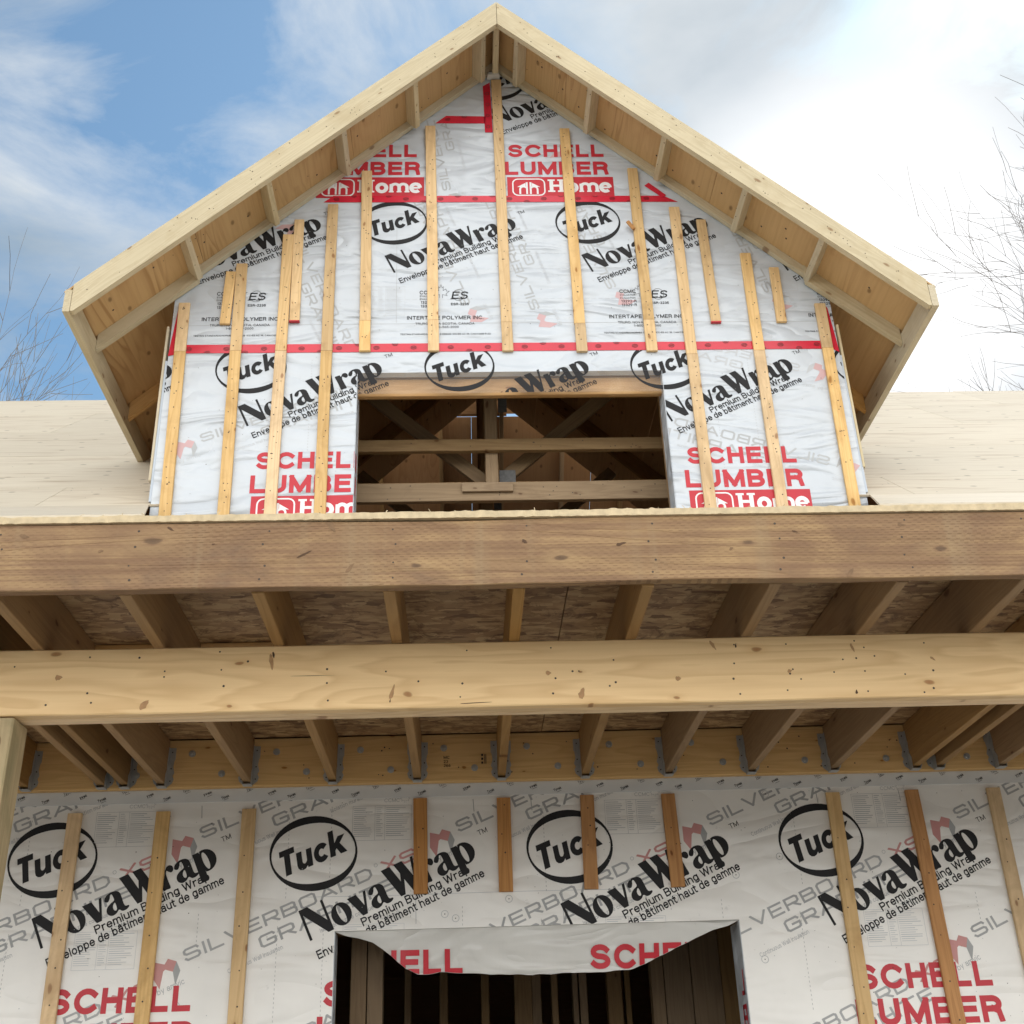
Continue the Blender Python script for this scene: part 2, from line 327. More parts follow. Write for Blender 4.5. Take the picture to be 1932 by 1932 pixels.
class MB:
    def __init__(s): s.v = []; s.f = []; s.m = []
    def box(s, a, b, mi=0):
        x0,y0,z0 = [min(p,q) for p,q in zip(a,b)]; x1,y1,z1 = [max(p,q) for p,q in zip(a,b)]
        n = len(s.v)
        s.v += [(x0,y0,z0),(x1,y0,z0),(x1,y1,z0),(x0,y1,z0),(x0,y0,z1),(x1,y0,z1),(x1,y1,z1),(x0,y1,z1)]
        s.f += [tuple(n+i for i in q) for q in ((0,3,2,1),(4,5,6,7),(0,1,5,4),(1,2,6,5),(2,3,7,6),(3,0,4,7))]; s.m += [mi]*6
    def prism(s, pts, ext, mi=0):
        n = len(s.v); k = len(pts); e = Vector(ext)
        s.v += [tuple(p) for p in pts] + [tuple(Vector(p)+e) for p in pts]
        s.f += [tuple(range(n, n+k)), tuple(range(n+2*k-1, n+k-1, -1))]; s.m += [mi, mi]
        for i in range(k):
            j = (i+1) % k; s.f.append((n+i, n+k+i, n+k+j, n+j)); s.m.append(mi)
    def disc(s, c, nrm, r, k=6, mi=0, h=0.0):
        nrm = Vector(nrm).normalized(); a = nrm.orthogonal().normalized(); b = nrm.cross(a); n = len(s.v)
        c = Vector(c)
        ring = [c + (a*math.cos(2*math.pi*i/k) + b*math.sin(2*math.pi*i/k))*r for i in range(k)]
        if h:
            s.v += [tuple(p) for p in ring] + [tuple(p+nrm*h) for p in ring]
            for i in range(k): s.f.append((n+i, n+(i+1)%k, n+k+(i+1)%k, n+k+i)); s.m.append(mi)
            s.f.append(tuple(range(n+k, n+2*k))); s.m.append(mi)
        else:
            s.v += [tuple(p) for p in ring]; s.f.append(tuple(range(n, n+k))); s.m.append(mi)
    def build(s, name, mats, parent=None, frame=None, smooth=False):
        return link_mesh(name, s.v, s.f, mats, parent, frame, s.m, smooth)

def board(name, parent, p0, p1, w, t, nrm, mat, nails=(), marks=(), wob=.0012, ch=.0025, seg=None, kn=True):
    """a sawn board from p0 to p1 (axis through its centre); w across, t thick along nrm; nails = (distance, across) on the +nrm face"""
    p0, p1 = Vector(p0), Vector(p1); X = (p1-p0); Lg = X.length; X.normalize()
    Z = Vector(nrm); Z = (Z - X*Z.dot(X)).normalized(); Yv = Z.cross(X)
    seg = seg or max(2, min(14, int(Lg/.25)))
    prof = [(-w/2+ch,-t/2),(w/2-ch,-t/2),(w/2,-t/2+ch),(w/2,t/2-ch),(w/2-ch,t/2),(-w/2+ch,t/2),(-w/2,t/2-ch),(-w/2,-t/2+ch)]
    V = []; F = []; sd = random.uniform(0, 100)
    for i in range(seg+1):
        u = Lg*i/seg
        dy = wob*2*mnoise.noise(Vector((u*1.3+sd, 0, 0))); dz = 0.0
        for (y, z) in prof:
            jy = wob*mnoise.noise(Vector((u*9+sd, y*50, z*50)))
            V.append(p0 + X*u + Yv*(y+dy+jy) + Z*(z+dz))
    for i in range(seg):
        for j in range(8):
            a = i*8+j; b = i*8+(j+1)%8; F.append((a, a+8, b+8, b))
    F.append(tuple(range(8))); F.append(tuple(range((seg+1)*8-1, seg*8-1, -1)))
    mi = [0]*len(F)
    mb = MB(); mb.v = [tuple(v) for v in V]; mb.f = F; mb.m = mi
    for (u, y) in nails: mb.disc(p0 + X*u + Yv*y + Z*(t/2+.0005), Z, random.uniform(.003, .0045), 6, 1)
    for (u, y, l, wd, ang, mi_) in marks:
        n0 = len(mb.v); k = 14; ca, sa = math.cos(R(ang)), math.sin(R(ang))
        for i in range(k):
            t_ = 2*math.pi*i/k; a_ = l*math.cos(t_)*random.uniform(.85,1.1); b_ = wd*math.sin(t_)*random.uniform(.6,1.2)*(1-.5*math.cos(t_))
            uu, yy = u + a_*ca - b_*sa, max(-w/2+.004, min(w/2-.004, y + a_*sa + b_*ca))
            mb.v.append(tuple(p0 + X*uu + Yv*yy + Z*(t/2+.0004+.0002*mi_)))
        mb.f.append(tuple(range(n0, n0+k))); mb.m.append(mi_)
    return mb.build(name, [mat, M['nail'], M['scar'], M['crack'], M['scar_dark']], parent, (p0, X, Z))

# ------------------------------------------------------------------ lettering: every mark is a set of convex polygons in a plane (x, z)
def arc(cx, cy, rx, ry, a0, a1, n=None):
    n = n or max(4, int(abs(a1-a0)/18))
    return [(cx + rx*math.cos(R(a0+(a1-a0)*i/n)), cy + ry*math.sin(R(a0+(a1-a0)*i/n))) for i in range(n+1)]
def ell(cx, cy, rx, ry): return arc(cx, cy, rx, ry, 0, 360, 20)
G = {
'A': (.8, [[(0,0),(.4,1)],[(.4,1),(.8,0)],[(.15,.33),(.65,.33)]]),
'B': (.66, [[(0,0),(0,1)],[(0,1),(.38,1)]+arc(.38,.76,.24,.24,90,-90)+[(0,.52)],[(0,.52),(.4,.52)]+arc(.4,.26,.26,.26,90,-90)+[(0,0)]]),
'C': (.76, [arc(.42,.5,.42,.5,42,318)]),
'D': (.72, [[(0,0),(0,1)],[(0,1),(.3,1)]+arc(.3,.5,.42,.5,90,-90)+[(0,0)]]),
'E': (.6, [[(0,0),(0,1)],[(0,1),(.6,1)],[(0,.52),(.55,.52)],[(0,0),(.6,0)]]),
'F': (.55, [[(0,0),(0,1)],[(0,1),(.55,1)],[(0,.5),(.5,.5)]]),
'G': (.8, [arc(.42,.5,.42,.5,45,350),[(.45,.44),(.82,.44)],[(.82,.44),(.82,0)]]),
'H': (.66, [[(0,0),(0,1)],[(.66,0),(.66,1)],[(0,.52),(.66,.52)]]),
'I': (0, [[(0,0),(0,1)]]),
'L': (.55, [[(0,0),(0,1)],[(0,0),(.55,0)]]),
'M': (.86, [[(0,0),(0,1)],[(0,1),(.43,.05)],[(.43,.05),(.86,1)],[(.86,1),(.86,0)]]),
'N': (.7, [[(0,0),(0,1)],[(0,1),(.7,0)],[(.7,0),(.7,1)]]),
'O': (.84, [ell(.42,.5,.42,.5)]),
'P': (.64, [[(0,0),(0,1)],[(0,1),(.38,1)]+arc(.38,.74,.26,.26,90,-90)+[(0,.48)]]),
'R': (.68, [[(0,0),(0,1)],[(0,1),(.4,1)]+arc(.4,.75,.25,.25,90,-90)+[(0,.5)],[(.4,.5),(.6,.38),(.66,0)]]),
'S': (.66, [arc(.33,.755,.31,.245,25,270)+arc(.33,.25,.33,.26,90,-155)]),
'T': (.68, [[(0,1),(.68,1)],[(.34,1),(.34,0)]]),
'U': (.66, [[(0,1)]+arc(.33,.33,.33,.33,180,360)+[(.66,1)]]),
'V': (.74, [[(0,1),(.37,0)],[(.37,0),(.74,1)]]),
'W': (1.1, [[(0,1),(.27,0)],[(.27,0),(.55,1)],[(.55,1),(.83,0)],[(.83,0),(1.1,1)]]),
'X': (.7, [[(0,0),(.7,1)],[(0,1),(.7,0)]]),
'Y': (.7, [[(0,1),(.35,.45)],[(.7,1),(.35,.45)],[(.35,.45),(.35,0)]]),
'0': (.54, [ell(.27,.5,.27,.5)]), '1': (.3, [[(.1,.8),(.3,1)],[(.3,1),(.3,0)]]),
'2': (.54, [arc(.27,.73,.27,.27,160,-20)+[(0,0)],[(0,0),(.54,0)]]),
'3': (.54, [arc(.27,.75,.25,.25,150,-90),arc(.27,.26,.27,.26,90,-150)]),
'5': (.54, [[(.5,1),(.08,1)],[(.08,1),(.03,.5)],arc(.26,.32,.28,.32,130,-150)]),
'6': (.54, [ell(.27,.3,.27,.3),[(.02,.35),(.15,.8),(.4,1)]]), '8': (.54, [ell(.27,.76,.23,.24),ell(.27,.27,.27,.27)]),
'9': (.54, [ell(.27,.7,.27,.3),[(.52,.65),(.4,.2),(.14,0)]]),
'-': (.3, [[(0,.42),(.3,.42)]]), '.': (0, [[(0,0),(0,.02)]]), ',': (0, [[(0,.02),(-.04,-.1)]]), '/': (.3, [[(0,0),(.3,1)]]),
'a': (.56, [arc(.29,.5,.25,.21,160,0)+[(.54,.08)],ell(.26,.2,.26,.21),[(.54,.08),(.58,0)]]),
'b': (.56, [[(0,0),(0,1)],ell(.29,.35,.28,.36)]), 'c': (.52, [arc(.29,.35,.29,.36,42,318)]),
'd': (.56, [[(.57,0),(.57,1)],ell(.28,.35,.28,.36)]), 'e': (.56, [arc(.29,.35,.29,.36,0,318),[(0,.37),(.57,.37)]]),
'g': (.56, [[(.57,.7),(.57,0)]+arc(.29,-.05,.28,.2,0,-150),ell(.28,.36,.28,.35)]),
'h': (.52, [[(0,0),(0,1)],arc(.27,.4,.27,.31,180,0)+[(.54,0)]]), 'i': (0, [[(0,0),(0,.7)],[(0,.95),(0,.99)]]),
'k': (.5, [[(0,0),(0,1)],[(0,.28),(.46,.7)],[(.17,.42),(.5,0)]]), 'l': (0, [[(0,0),(0,1)]]),
'm': (.86, [[(0,0),(0,.7)],arc(.22,.45,.22,.26,180,0)+[(.44,0)],arc(.66,.45,.22,.26,180,0)+[(.88,0)]]),
'n': (.52, [[(0,0),(0,.7)],arc(.27,.4,.27,.31,180,0)+[(.54,0)]]), 'o': (.58, [ell(.29,.35,.29,.36)]),
'p': (.56, [[(0,.7),(0,-.28)],ell(.29,.35,.28,.36)]), 'r': (.32, [[(0,0),(0,.7)],arc(.28,.4,.28,.3,180,75)]),
's': (.46, [arc(.23,.53,.22,.18,25,270)+arc(.24,.17,.24,.18,90,-155)]),
't': (.3, [[(.1,.93),(.1,.15),(.18,0),(.3,0)],[(-.05,.7),(.3,.7)]]), 'u': (.52, [[(0,.7)]+arc(.27,.29,.27,.29,180,360),[(.54,.7),(.54,0)]]),
'v': (.5, [[(0,.7),(.26,0)],[(.26,0),(.52,.7)]]), 'w': (.8, [[(0,.7),(.2,0)],[(.2,0),(.4,.7)],[(.4,.7),(.6,0)],[(.6,0),(.8,.7)]]),
'y': (.5, [[(0,.7),(.27,0)],[(.52,.7),(.2,-.28)]]), ' ': (.26, []), '"': (.0, []),
}
G['â'] = (.56, G['a'][1] + [[(.1,.85),(.28,1.02)],[(.28,1.02),(.46,.85)]])
def chf(x0,y0,x1,y1,c=.14): return [(x0+c,y0),(x1-c,y0),(x1,y0+c),(x1,y1-c),(x1-c,y1),(x0+c,y1),(x0,y1-c),(x0,y0+c),(x0+c,y0)]
SQ = {  # wide squared lettering printed on the foam board
'S': (1.0, [[(.95,.86),(.86,1),(.14,1),(0,.88),(0,.64),(.14,.52),(.84,.5),(.98,.38),(.98,.13),(.84,0),(.12,0),(0,.14)]]),
'I': (0, [[(0,0),(0,1)]]), 'L': (.85, [[(0,1),(0,0)],[(0,0),(.85,0)]]), 'V': (1.1, [[(0,1),(.55,0)],[(.55,0),(1.1,1)]]),
'E': (.9, [[(0,0),(0,1)],[(0,1),(.9,1)],[(0,.5),(.8,.5)],[(0,0),(.9,0)]]),
'R': (.95, [[(0,0),(0,1)],[(0,1),(.82,1),(.95,.88),(.95,.54),(.82,.42),(0,.42)],[(.5,.42),(.95,0)]]),
'B': (.95, [[(0,0),(0,1)],[(0,1),(.8,1),(.92,.9),(.92,.62),(.8,.52),(0,.52)],[(.8,.52),(.95,.4),(.95,.12),(.82,0),(0,0)]]),
'O': (1.05, [chf(0,0,1.05,1)]), 'A': (1.1, [[(0,0),(.55,1)],[(.55,1),(1.1,0)],[(.2,.3),(.9,.3)]]),
'D': (1.0, [[(0,0),(0,1)],[(0,1),(.72,1),(1.0,.74),(1.0,.26),(.72,0),(0,0)]]),
'G': (1.0, [[(.98,.86),(.88,1),(.14,1),(0,.86),(0,.14),(.14,0),(.86,0),(1,.14),(1,.48),(.5,.48)]]),
'P': (.95, [[(0,0),(0,1)],[(0,1),(.82,1),(.95,.88),(.95,.5),(.82,.38),(0,.38)]]),
'H': (.95, [[(0,0),(0,1)],[(.95,0),(.95,1)],[(0,.5),(.95,.5)]]), 'T': (1.0, [[(0,1),(1,1)],[(.5,1),(.5,0)]]),
'X': (.95, [[(0,0),(.95,1)],[(0,1),(.95,0)]]), ' ': (.35, []),
}
def clip_half(poly, a, b, c):
    """keep a*x + b*y <= c"""
    out = []
    n = len(poly)
    for i in range(n):
        p, q = poly[i], poly[(i+1) % n]
        dp, dq = a*p[0]+b*p[1]-c, a*q[0]+b*q[1]-c
        if dp <= 0: out.append(p)
        if (dp < 0 < dq) or (dq < 0 < dp):
            t = dp/(dp-dq); out.append((p[0]+(q[0]-p[0])*t, p[1]+(q[1]-p[1])*t))
    return out if len(out) > 2 else []
def ribbon(pts, w, sq=True):
    pts = [p for i, p in enumerate(pts) if i == 0 or math.dist(p, pts[i-1]) > 1e-5]
    n = len(pts); 
    if n < 2: return []
    closed = math.dist(pts[0], pts[-1]) < 1e-4 and n > 3
    pts = [tuple(p) for p in pts]
    def unit(a, b):
        d = math.dist(a, b) or 1e-9; return ((b[0]-a[0])/d, (b[1]-a[1])/d)
    dirs = [unit(pts[i], pts[i+1]) for i in range(n-1)]
    if not closed and sq:
        pts[0] = (pts[0][0]-dirs[0][0]*w/2, pts[0][1]-dirs[0][1]*w/2); pts[-1] = (pts[-1][0]+dirs[-1][0]*w/2, pts[-1][1]+dirs[-1][1]*w/2)
    side = []
    for i in range(n):
        if closed and i in (0, n-1): d0, d1 = dirs[-1], dirs[0]
        else: d0 = dirs[max(0, i-1)]; d1 = dirs[min(n-2, i)]
        nx, ny = -(d0[1]+d1[1]), d0[0]+d1[0]; l = math.hypot(nx, ny) or 1e-9; nx /= l; ny /= l
        k = 1/max(.45, nx*-d1[1] + ny*d1[0])
        side.append((nx*k*w/2, ny*k*w/2))
    out = []
    for i in range(n-1):
        a, b = pts[i], pts[i+1]; sa, sb = side[i], side[i+1]
        out.append([(a[0]+sa[0],a[1]+sa[1]),(a[0]-sa[0],a[1]-sa[1]),(b[0]-sb[0],b[1]-sb[1]),(b[0]+sb[0],b[1]+sb[1])])
    return out
class Ink:
    """collects (polygon, material key, layer)"""
    def __init__(s): s.p = []
    def add(s, poly, mat, lay): s.p.append((poly, mat, lay))
    def text(s, txt, x, y, h, mat, lay=1, w=.16, ang=0, shear=0, xs=1.0, gap=.16, font=G, mirror=False, fit=None, clipcap=True):
        tw = 0; lay_out = []
        for ch in txt:
            if ch not in font: ch = ' '
            gw, st = font[ch]; lay_out.append((tw, gw, st, ch)); tw += (gw + (w if ch != ' ' else 0) + gap)
        tw -= gap
        if fit: xs = fit/(tw*h)
        ca, sa = math.cos(R(ang)), math.sin(R(ang)); k = 0
        for (ox, gw, st, ch) in lay_out:
            for stroke in st:
                k += 1
                pp = [(q[0]+w/2, w/2 + q[1]*(1-w)) for q in stroke]
                for quad in ribbon(pp, w):
                    if clipcap and ch not in 'gpy,"':
                        quad = clip_half(quad, 0, -1, 0); quad = clip_half(quad, 0, 1, 1.0 if ch not in 'â' else 1.1) if quad else quad
                    if not quad: continue
                    o = []
                    for (qx, qy) in quad:
                        X = (ox+qx)*h*xs + qy*h*shear; Yv = qy*h
                        if mirror: X = -X
                        o.append((x + X*ca - Yv*sa, y + X*sa + Yv*ca))
                    s.add(o, mat, lay + .05*(k % 7))
        return tw*h*xs
    def stroke(s, pts, w, mat, lay=1, sq=False):
        for q in ribbon(pts, w, sq): s.add(q, mat, lay)
    def fill(s, loops, mat, lay=1, tf=None):
        loops = [[Vector((p[0], p[1], 0)) for p in lp] for lp in loops]
        flat = [v for lp in loops for v in lp]
        for tri in tessellate_polygon(loops):
            t = [(flat[i].x, flat[i].y) for i in tri]
            if tf: t = [tf(p) for p in t]
            s.add(t, mat, lay)
    def rect(s, x0, y0, x1, y1, mat, lay=1): s.add([(x0,y0),(x1,y0),(x1,y1),(x0,y1)], mat, lay)
    def clipped(s, planes=(), holes=()):
        out = []
        for poly, m, l in s.p:
            for pl in planes:
                if not poly: break
                poly = clip_half(poly, *pl)
            if not poly: continue
            ps = [poly]
            for (x0, y0, x1, y1) in holes:
                nx = []
                for q in ps:
                    if max(p[0] for p in q) <= x0 or min(p[0] for p in q) >= x1 or max(p[1] for p in q) <= y0 or min(p[1] for p in q) >= y1:
                        nx.append(q); continue
                    nx.append(clip_half(q, 1, 0, x0)); nx.append(clip_half(q, -1, 0, -x1))
                    mid = clip_half(q, 1, 0, x1); mid = clip_half(mid, -1, 0, -x0) if mid else []
                    if mid: nx.append(clip_half(mid, 0, 1, y0)); nx.append(clip_half(mid, 0, -1, -y1))
                ps = [q for q in nx if q]
            out += [(q, m, l) for q in ps]
        return out
MATKEYS = ['wrap','black','red','grey','grey2','grey3','pink','pink2','white','nail','tape','tapemark','clear','film','wrap_loose']
def add_ink(mb, polys, y, yf=None):
    for q, m, l in polys:
        # orientation: face -y
        a = sum(q[i][0]*q[(i+1)%len(q)][1]-q[(i+1)%len(q)][0]*q[i][1] for i in range(len(q)))
        if abs(a) < 1e-9: continue
        if a < 0: q = q[::-1]
        n = len(mb.v)
        for (x, z) in q: mb.v.append((x, (yf(x, z) if yf else y) - .0006 - .0007*l, z))
        mb.f.append(tuple(range(n, n+len(q)))); mb.m.append(MATKEYS.index(m))
WM = [M[k] for k in MATKEYS]
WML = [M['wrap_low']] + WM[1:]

# the fat serif wordmark, drawn as filled outlines (cap height 1)
def smooth(pts, n=4):
    out = []; m = len(pts)
    for i in range(m):
        p0, p1, p2, p3 = pts[i-1], pts[i], pts[(i+1)%m], pts[(i+2)%m]
        for k in range(n):
            t = k/n; t2 = t*t; t3 = t2*t
            out.append(tuple(.5*((2*b)+(-a+c)*t+(2*a-5*b+4*c-d)*t2+(-a+3*b-3*c+d)*t3) for a, b, c, d in zip(p0, p1, p2, p3)))
    return out
def tilt_ell(cx, cy, rx, ry, a):
    return [(cx+rx*math.cos(t)*math.cos(a)-ry*math.sin(t)*math.sin(a), cy+rx*math.cos(t)*math.sin(a)+ry*math.sin(t)*math.cos(a)) for t in [2*math.pi*i/24 for i in range(24)]]
NW = {
'N': (.84, [[(0,0),(0,1),(.28,1),(.70,.36),(.70,1),(.78,1),(.78,0),(.60,0),(.08,.80),(.08,0)]]),
'o': (.64, [tilt_ell(.31,.33,.31,.36,0), tilt_ell(.31,.33,.095,.30,R(8))[::-1]]),
'v': (.60, [[(-.02,.67),(.27,.67),(.40,.26),(.50,.67),(.59,.67),(.40,-.02),(.24,-.02)]]),
'a': (.66, [smooth([(.03,.50),(.09,.62),(.25,.69),(.42,.67),(.52,.58),(.54,.44),(.54,.2),(.57,.1),(.66,.08),(.66,.03),(.56,-.02),(.44,-.01),(.36,.07),(.26,.0),(.13,-.02),(.03,.05),(.0,.16),(.05,.28),(.17,.36),(.30,.41),(.31,.52),(.29,.62),(.24,.61),(.2,.52),(.12,.44)]),
           smooth([(.31,.33),(.23,.27),(.21,.17),(.25,.09),(.31,.13)])[::-1]]),
'W': (1.08, [[(-.02,1),(.27,1),(.42,.42),(.49,.66),(.40,1),(.68,1),(.84,.42),(.96,1),(1.05,1),(.80,-.01),(.66,-.01),(.54,.44),(.40,-.01),(.25,-.01)]]),
'r': (.47, [smooth([(0,.0),(.0,.2),(.0,.45),(.0,.66),(.1,.67),(.2,.66),(.215,.57),(.3,.67),(.40,.69),(.48,.62),(.47,.5),(.39,.45),(.32,.5),(.27,.56),(.225,.46),(.225,.2),(.225,.0),(.1,.0)], 3)]),
'p': (.66, [[(0,.67),(.2,.67),(.215,.6)]+arc(.32,.33,.34,.36,105,-105,14)+[(.225,.04),(.225,-.3),(0,-.3)], tilt_ell(.33,.32,.085,.29,R(4))[::-1]]),
}
def wordmark(ink, x, z, h, ang, xs=1.0, mat='black'):
    ca, sa = math.cos(R(ang)), math.sin(R(ang)); ox = 0
    for k, ch in enumerate('NovaWrap'):
        wd, loops = NW[ch]
        ink.fill(loops, mat, 1+.04*(k % 3), tf=lambda p, ox=ox: (x+(ox+p[0])*h*xs*ca-p[1]*h*sa, z+(ox+p[0])*h*xs*sa+p[1]*h*ca))
        ox += wd + .0
    return ox*h*xs
TK = [(.74, [[(0,1),(.72,1),(.72,.77),(.49,.77),(.49,0),(.21,0),(.21,.77),(0,.77)]]),
      (.78, [[(0,.7),(.26,.7),(.26,.31),(.28,.23),(.35,.19),(.42,.21),(.475,.28),(.48,.7),(.74,.7),(.74,0),(.50,0),(.49,.08),(.38,-.01),(.25,-.03),(.12,.01),(.03,.1),(0,.22)]]),
      (.72, [arc(.37,.34,.37,.37,38,322,18)+arc(.37,.34,.13,.15,322,38,14)]),
      (.80, [[(0,1),(.26,1),(.26,.49),(.45,.7),(.79,.7),(.51,.42),(.82,0),(.50,0),(.33,.26),(.26,.19),(.26,0),(0,0)]])]
def tuck(ink, x, z, h, ang, xs, shear=.2):
    ca, sa = math.cos(R(ang)), math.sin(R(ang)); ox = 0
    for k, (wd, loops) in enumerate(TK):
        def tf(p, ox=ox):
            X, Y = ((ox+p[0])*xs + p[1]*shear)*h, p[1]*h
            return (x + X*ca - Y*sa, z + X*sa + Y*ca)
        ink.fill(loops, 'black', 1+.04*(k % 2), tf=tf); ox += wd+.045
def logo_block(ink, cx, cz):
    """red panel with rounded emblem and the word Home"""
    x0, x1, z0, z1 = cx+.058, cx+.745, cz-1.02, cz-.848
    ink.rect(x0, z0, x1, z1, 'red', 1)
    def rr(a, b, c, d, r): return arc(c-r,d-r,r,r,0,90,4)+arc(a+r,d-r,r,r,90,180,4)+arc(a+r,b+r,r,r,180,270,4)+arc(c-r,b+r,r,r,270,360,4)
    loop = rr(x0+.035, z0+.018, x0+.24, z1-.018, .035); ink.stroke(loop+[loop[0]], .009, 'white', 2)
    mx = x0+.137
    for sgn in (-1, 1):
        ink.stroke([(mx+sgn*.012, z0+.028),(mx+sgn*.012, z1-.045)], .012, 'white', 2.2)
        ink.stroke([(mx+sgn*.012, z0+.085)]+[(mx+sgn*(.034-.022*math.cos(R(a))), z0+.07+.02*math.sin(R(a))) for a in (30,60,90,120,150,180)]+[(mx+sgn*.056, z0+.028)], .012, 'white', 2.4)
        ink.add([(mx+sgn*.02, z1-.05),(mx+sgn*.075, z1-.085),(mx+sgn*.02, z1-.085)], 'white', 2.3)
    # Home, slab serif
    hx, hz, H = x0+.265, z0+.045, .105
    def S(pts, w=.021, l=2): ink.stroke([(hx+p[0]*H, hz+p[1]*H) for p in pts], w, 'white', l)
    S([(.18,0),(.18,1)], .024); S([(.78,0),(.78,1)], .024, 2.1); S([(.18,.5),(.78,.5)], .018, 2.2)
    for sx in (.18, .78):
        for sy in (.06, .94): S([(sx-.22,sy),(sx+.22,sy)], .013, 2.3)
    S([(p[0], p[1]) for p in ell(1.45,.36,.27,.3)], .026)
    S([(2.02,0),(2.02,.66)], .022); S(arc(2.26,.42,.24,.24,180,0)+[(2.5,0)], .022, 2.15); S(arc(2.74,.42,.24,.24,180,0)+[(2.98,0)], .022, 2.25)
    for sx in (2.02, 2.5, 2.98): S([(sx-.15,.05),(sx+.15,.05)], .011, 2.3)
    S(arc(3.5,.36,.27,.3,0,315), .026); S([(3.24,.36),(3.78,.36)], .015, 2.2)
def ring(ink, cx, cz, mat='black'):
    o = [(cx+.207*math.cos(2*math.pi*i/48), cz+.174*math.sin(2*math.pi*i/48)) for i in range(48)]
    t = R(18)
    i_ = []
    for k in range(48):
        a = 2*math.pi*k/48; x, z = .196*math.cos(a), .150*math.sin(a)
        i_.append((cx + x + .001, cz + z*1.0 + .004*math.sin(a) + .018*x))
    # swelling ring: thick at the top right and bottom left like a brush stroke
    for k in range(48):
        a0, a1 = 2*math.pi*k/48, 2*math.pi*(k+1)/48
        def th(a): return .009 + .026*abs(math.sin(a - R(14)))**2.0
        def pt(a, r): return (cx + (.207-r)*math.cos(a), cz + (.174-r)*math.sin(a))
        ink.add([pt(a0,0),pt(a1,0),pt(a1,th(a1)),pt(a0,th(a0))], mat, 1)
def cell_head(ink, cx, cz):
    ring(ink, cx, cz)
    tuck(ink, cx-.142, cz-.112, .118, 21.5, .86)
    wordmark(ink, cx+.002, cz-.395, .146, 24.4, xs=1.04)
    ink.text('TM', cx+.782, cz+.062, .024, 'black', 1, w=.12, ang=22)
    ink.text('Premium Building Wrap', cx+.243, cz-.338, .039, 'black', 1, w=.165, ang=24.8, gap=.13, fit=.548)
    ink.text('Enveloppe de bâtiment haut de gamme', cx+.045, cz-.476, .040, 'black', 1, w=.165, ang=24.5, gap=.13, fit=.84)
def cell_store(ink, cx, cz, dz=0):
    ink.text('SCHELL', cx+.072, cz-.676+dz, .108, 'red', 1, w=.235, gap=.17, fit=.625)
    ink.text('LUMBER', cx+.046, cz-.829+dz, .113, 'red', 1, w=.235, gap=.15, fit=.675)
    logo_block(ink, cx, cz+dz)
def leaf(ink, x, z, s, mat, lay=1, w=.0022):
    pts = [(-.1,-.5),(-.1,-.2),(-.45,-.3),(-.35,-.15),(-.6,.1),(-.4,.1),(-.35,.3),(-.15,.15),(-.18,.5),(-.08,.4),(0,.7),(.08,.4),(.18,.5),(.15,.15),(.35,.3),(.4,.1),(.6,.1),(.35,-.15),(.45,-.3),(.1,-.2),(.1,-.5)]
    ink.stroke([(x+p[0]*s, z+p[1]*s) for p in pts], w, mat, lay)
def cell_cert(ink, cx, cz):
    b = 'black'
    ink.text('CCMC', cx+.16, cz-.56, .028, b, 1, w=.17, fit=.10)
    ink.text('EVALUATION', cx+.162, cz-.580, .013, b, 1, w=.15, fit=.093); ink.text('ÉVALUATION'.replace('É','E'), cx+.162, cz-.602, .013, b, 1, w=.15, fit=.093)
    ink.text('13292-R', cx+.166, cz-.630, .020, b, 1, w=.17, fit=.095); ink.text('13329-R', cx+.166, cz-.658, .020, b, 1, w=.17, fit=.095)
    leaf(ink, cx+.29, cz-.545, .085, b)
    ink.text('ES', cx+.352, cz-.595, .055, b, 1.2, w=.15, shear=.18, fit=.098)
    for sx in (0, .05): ink.stroke([(cx+.347+sx, cz-.595),(cx+.372+sx, cz-.595)], .005, b, 1.5)
    ink.stroke([(cx+.397+.035*math.cos(R(a)), cz-.567+.041*math.sin(R(a))) for a in range(0, 361, 18)], .0022, b, 1)
    ink.text('ESR-2235', cx+.35, cz-.643, .018, b, 1, w=.18, fit=.108)
    ink.text('INTERTAPE POLYMER INC.', cx+.085, cz-.748, .027, b, 1, w=.17, fit=.46)
    ink.text('TRURO, NOVA SCOTIA, CANADA', cx+.135, cz-.787, .017, b, 1, w=.14, fit=.355)
    ink.text('1-800-565-2000', cx+.23, cz-.811, .016, b, 1, w=.14, fit=.165)
    ink.text('TESTING STANDARDS/NORMES D ESSAIS  ICC-ES AC 38, CAN/CGSB 51.32', cx+.045, cz-.860, .011, b, 1, w=.16, fit=.54)
def amblogo(ink, x, z, s=1.0, ang=0, mirror=False, c1='pink', c2='grey'):
    def tf(p):
        X = -p[0] if mirror else p[0]; a = R(ang)
        return (x+(X*math.cos(a)-p[1]*math.sin(a))*s, z+(X*math.sin(a)+p[1]*math.cos(a))*s)
    ink.fill([[(0,-.01),(.0,.06),(.03,.045),(.042,.02),(.032,-.055)]], c1, .2, tf); ink.fill([[(.0,.06),(.045,.05),(.058,.074),(.098,.062),(.108,.028),(.085,.018),(.05,.028),(.042,.02),(.03,.045)]], c1, .3, tf)
    ink.fill([[(.098,.062),(.118,.022),(.1,-.04),(.085,.018)]], c2, .35, tf)
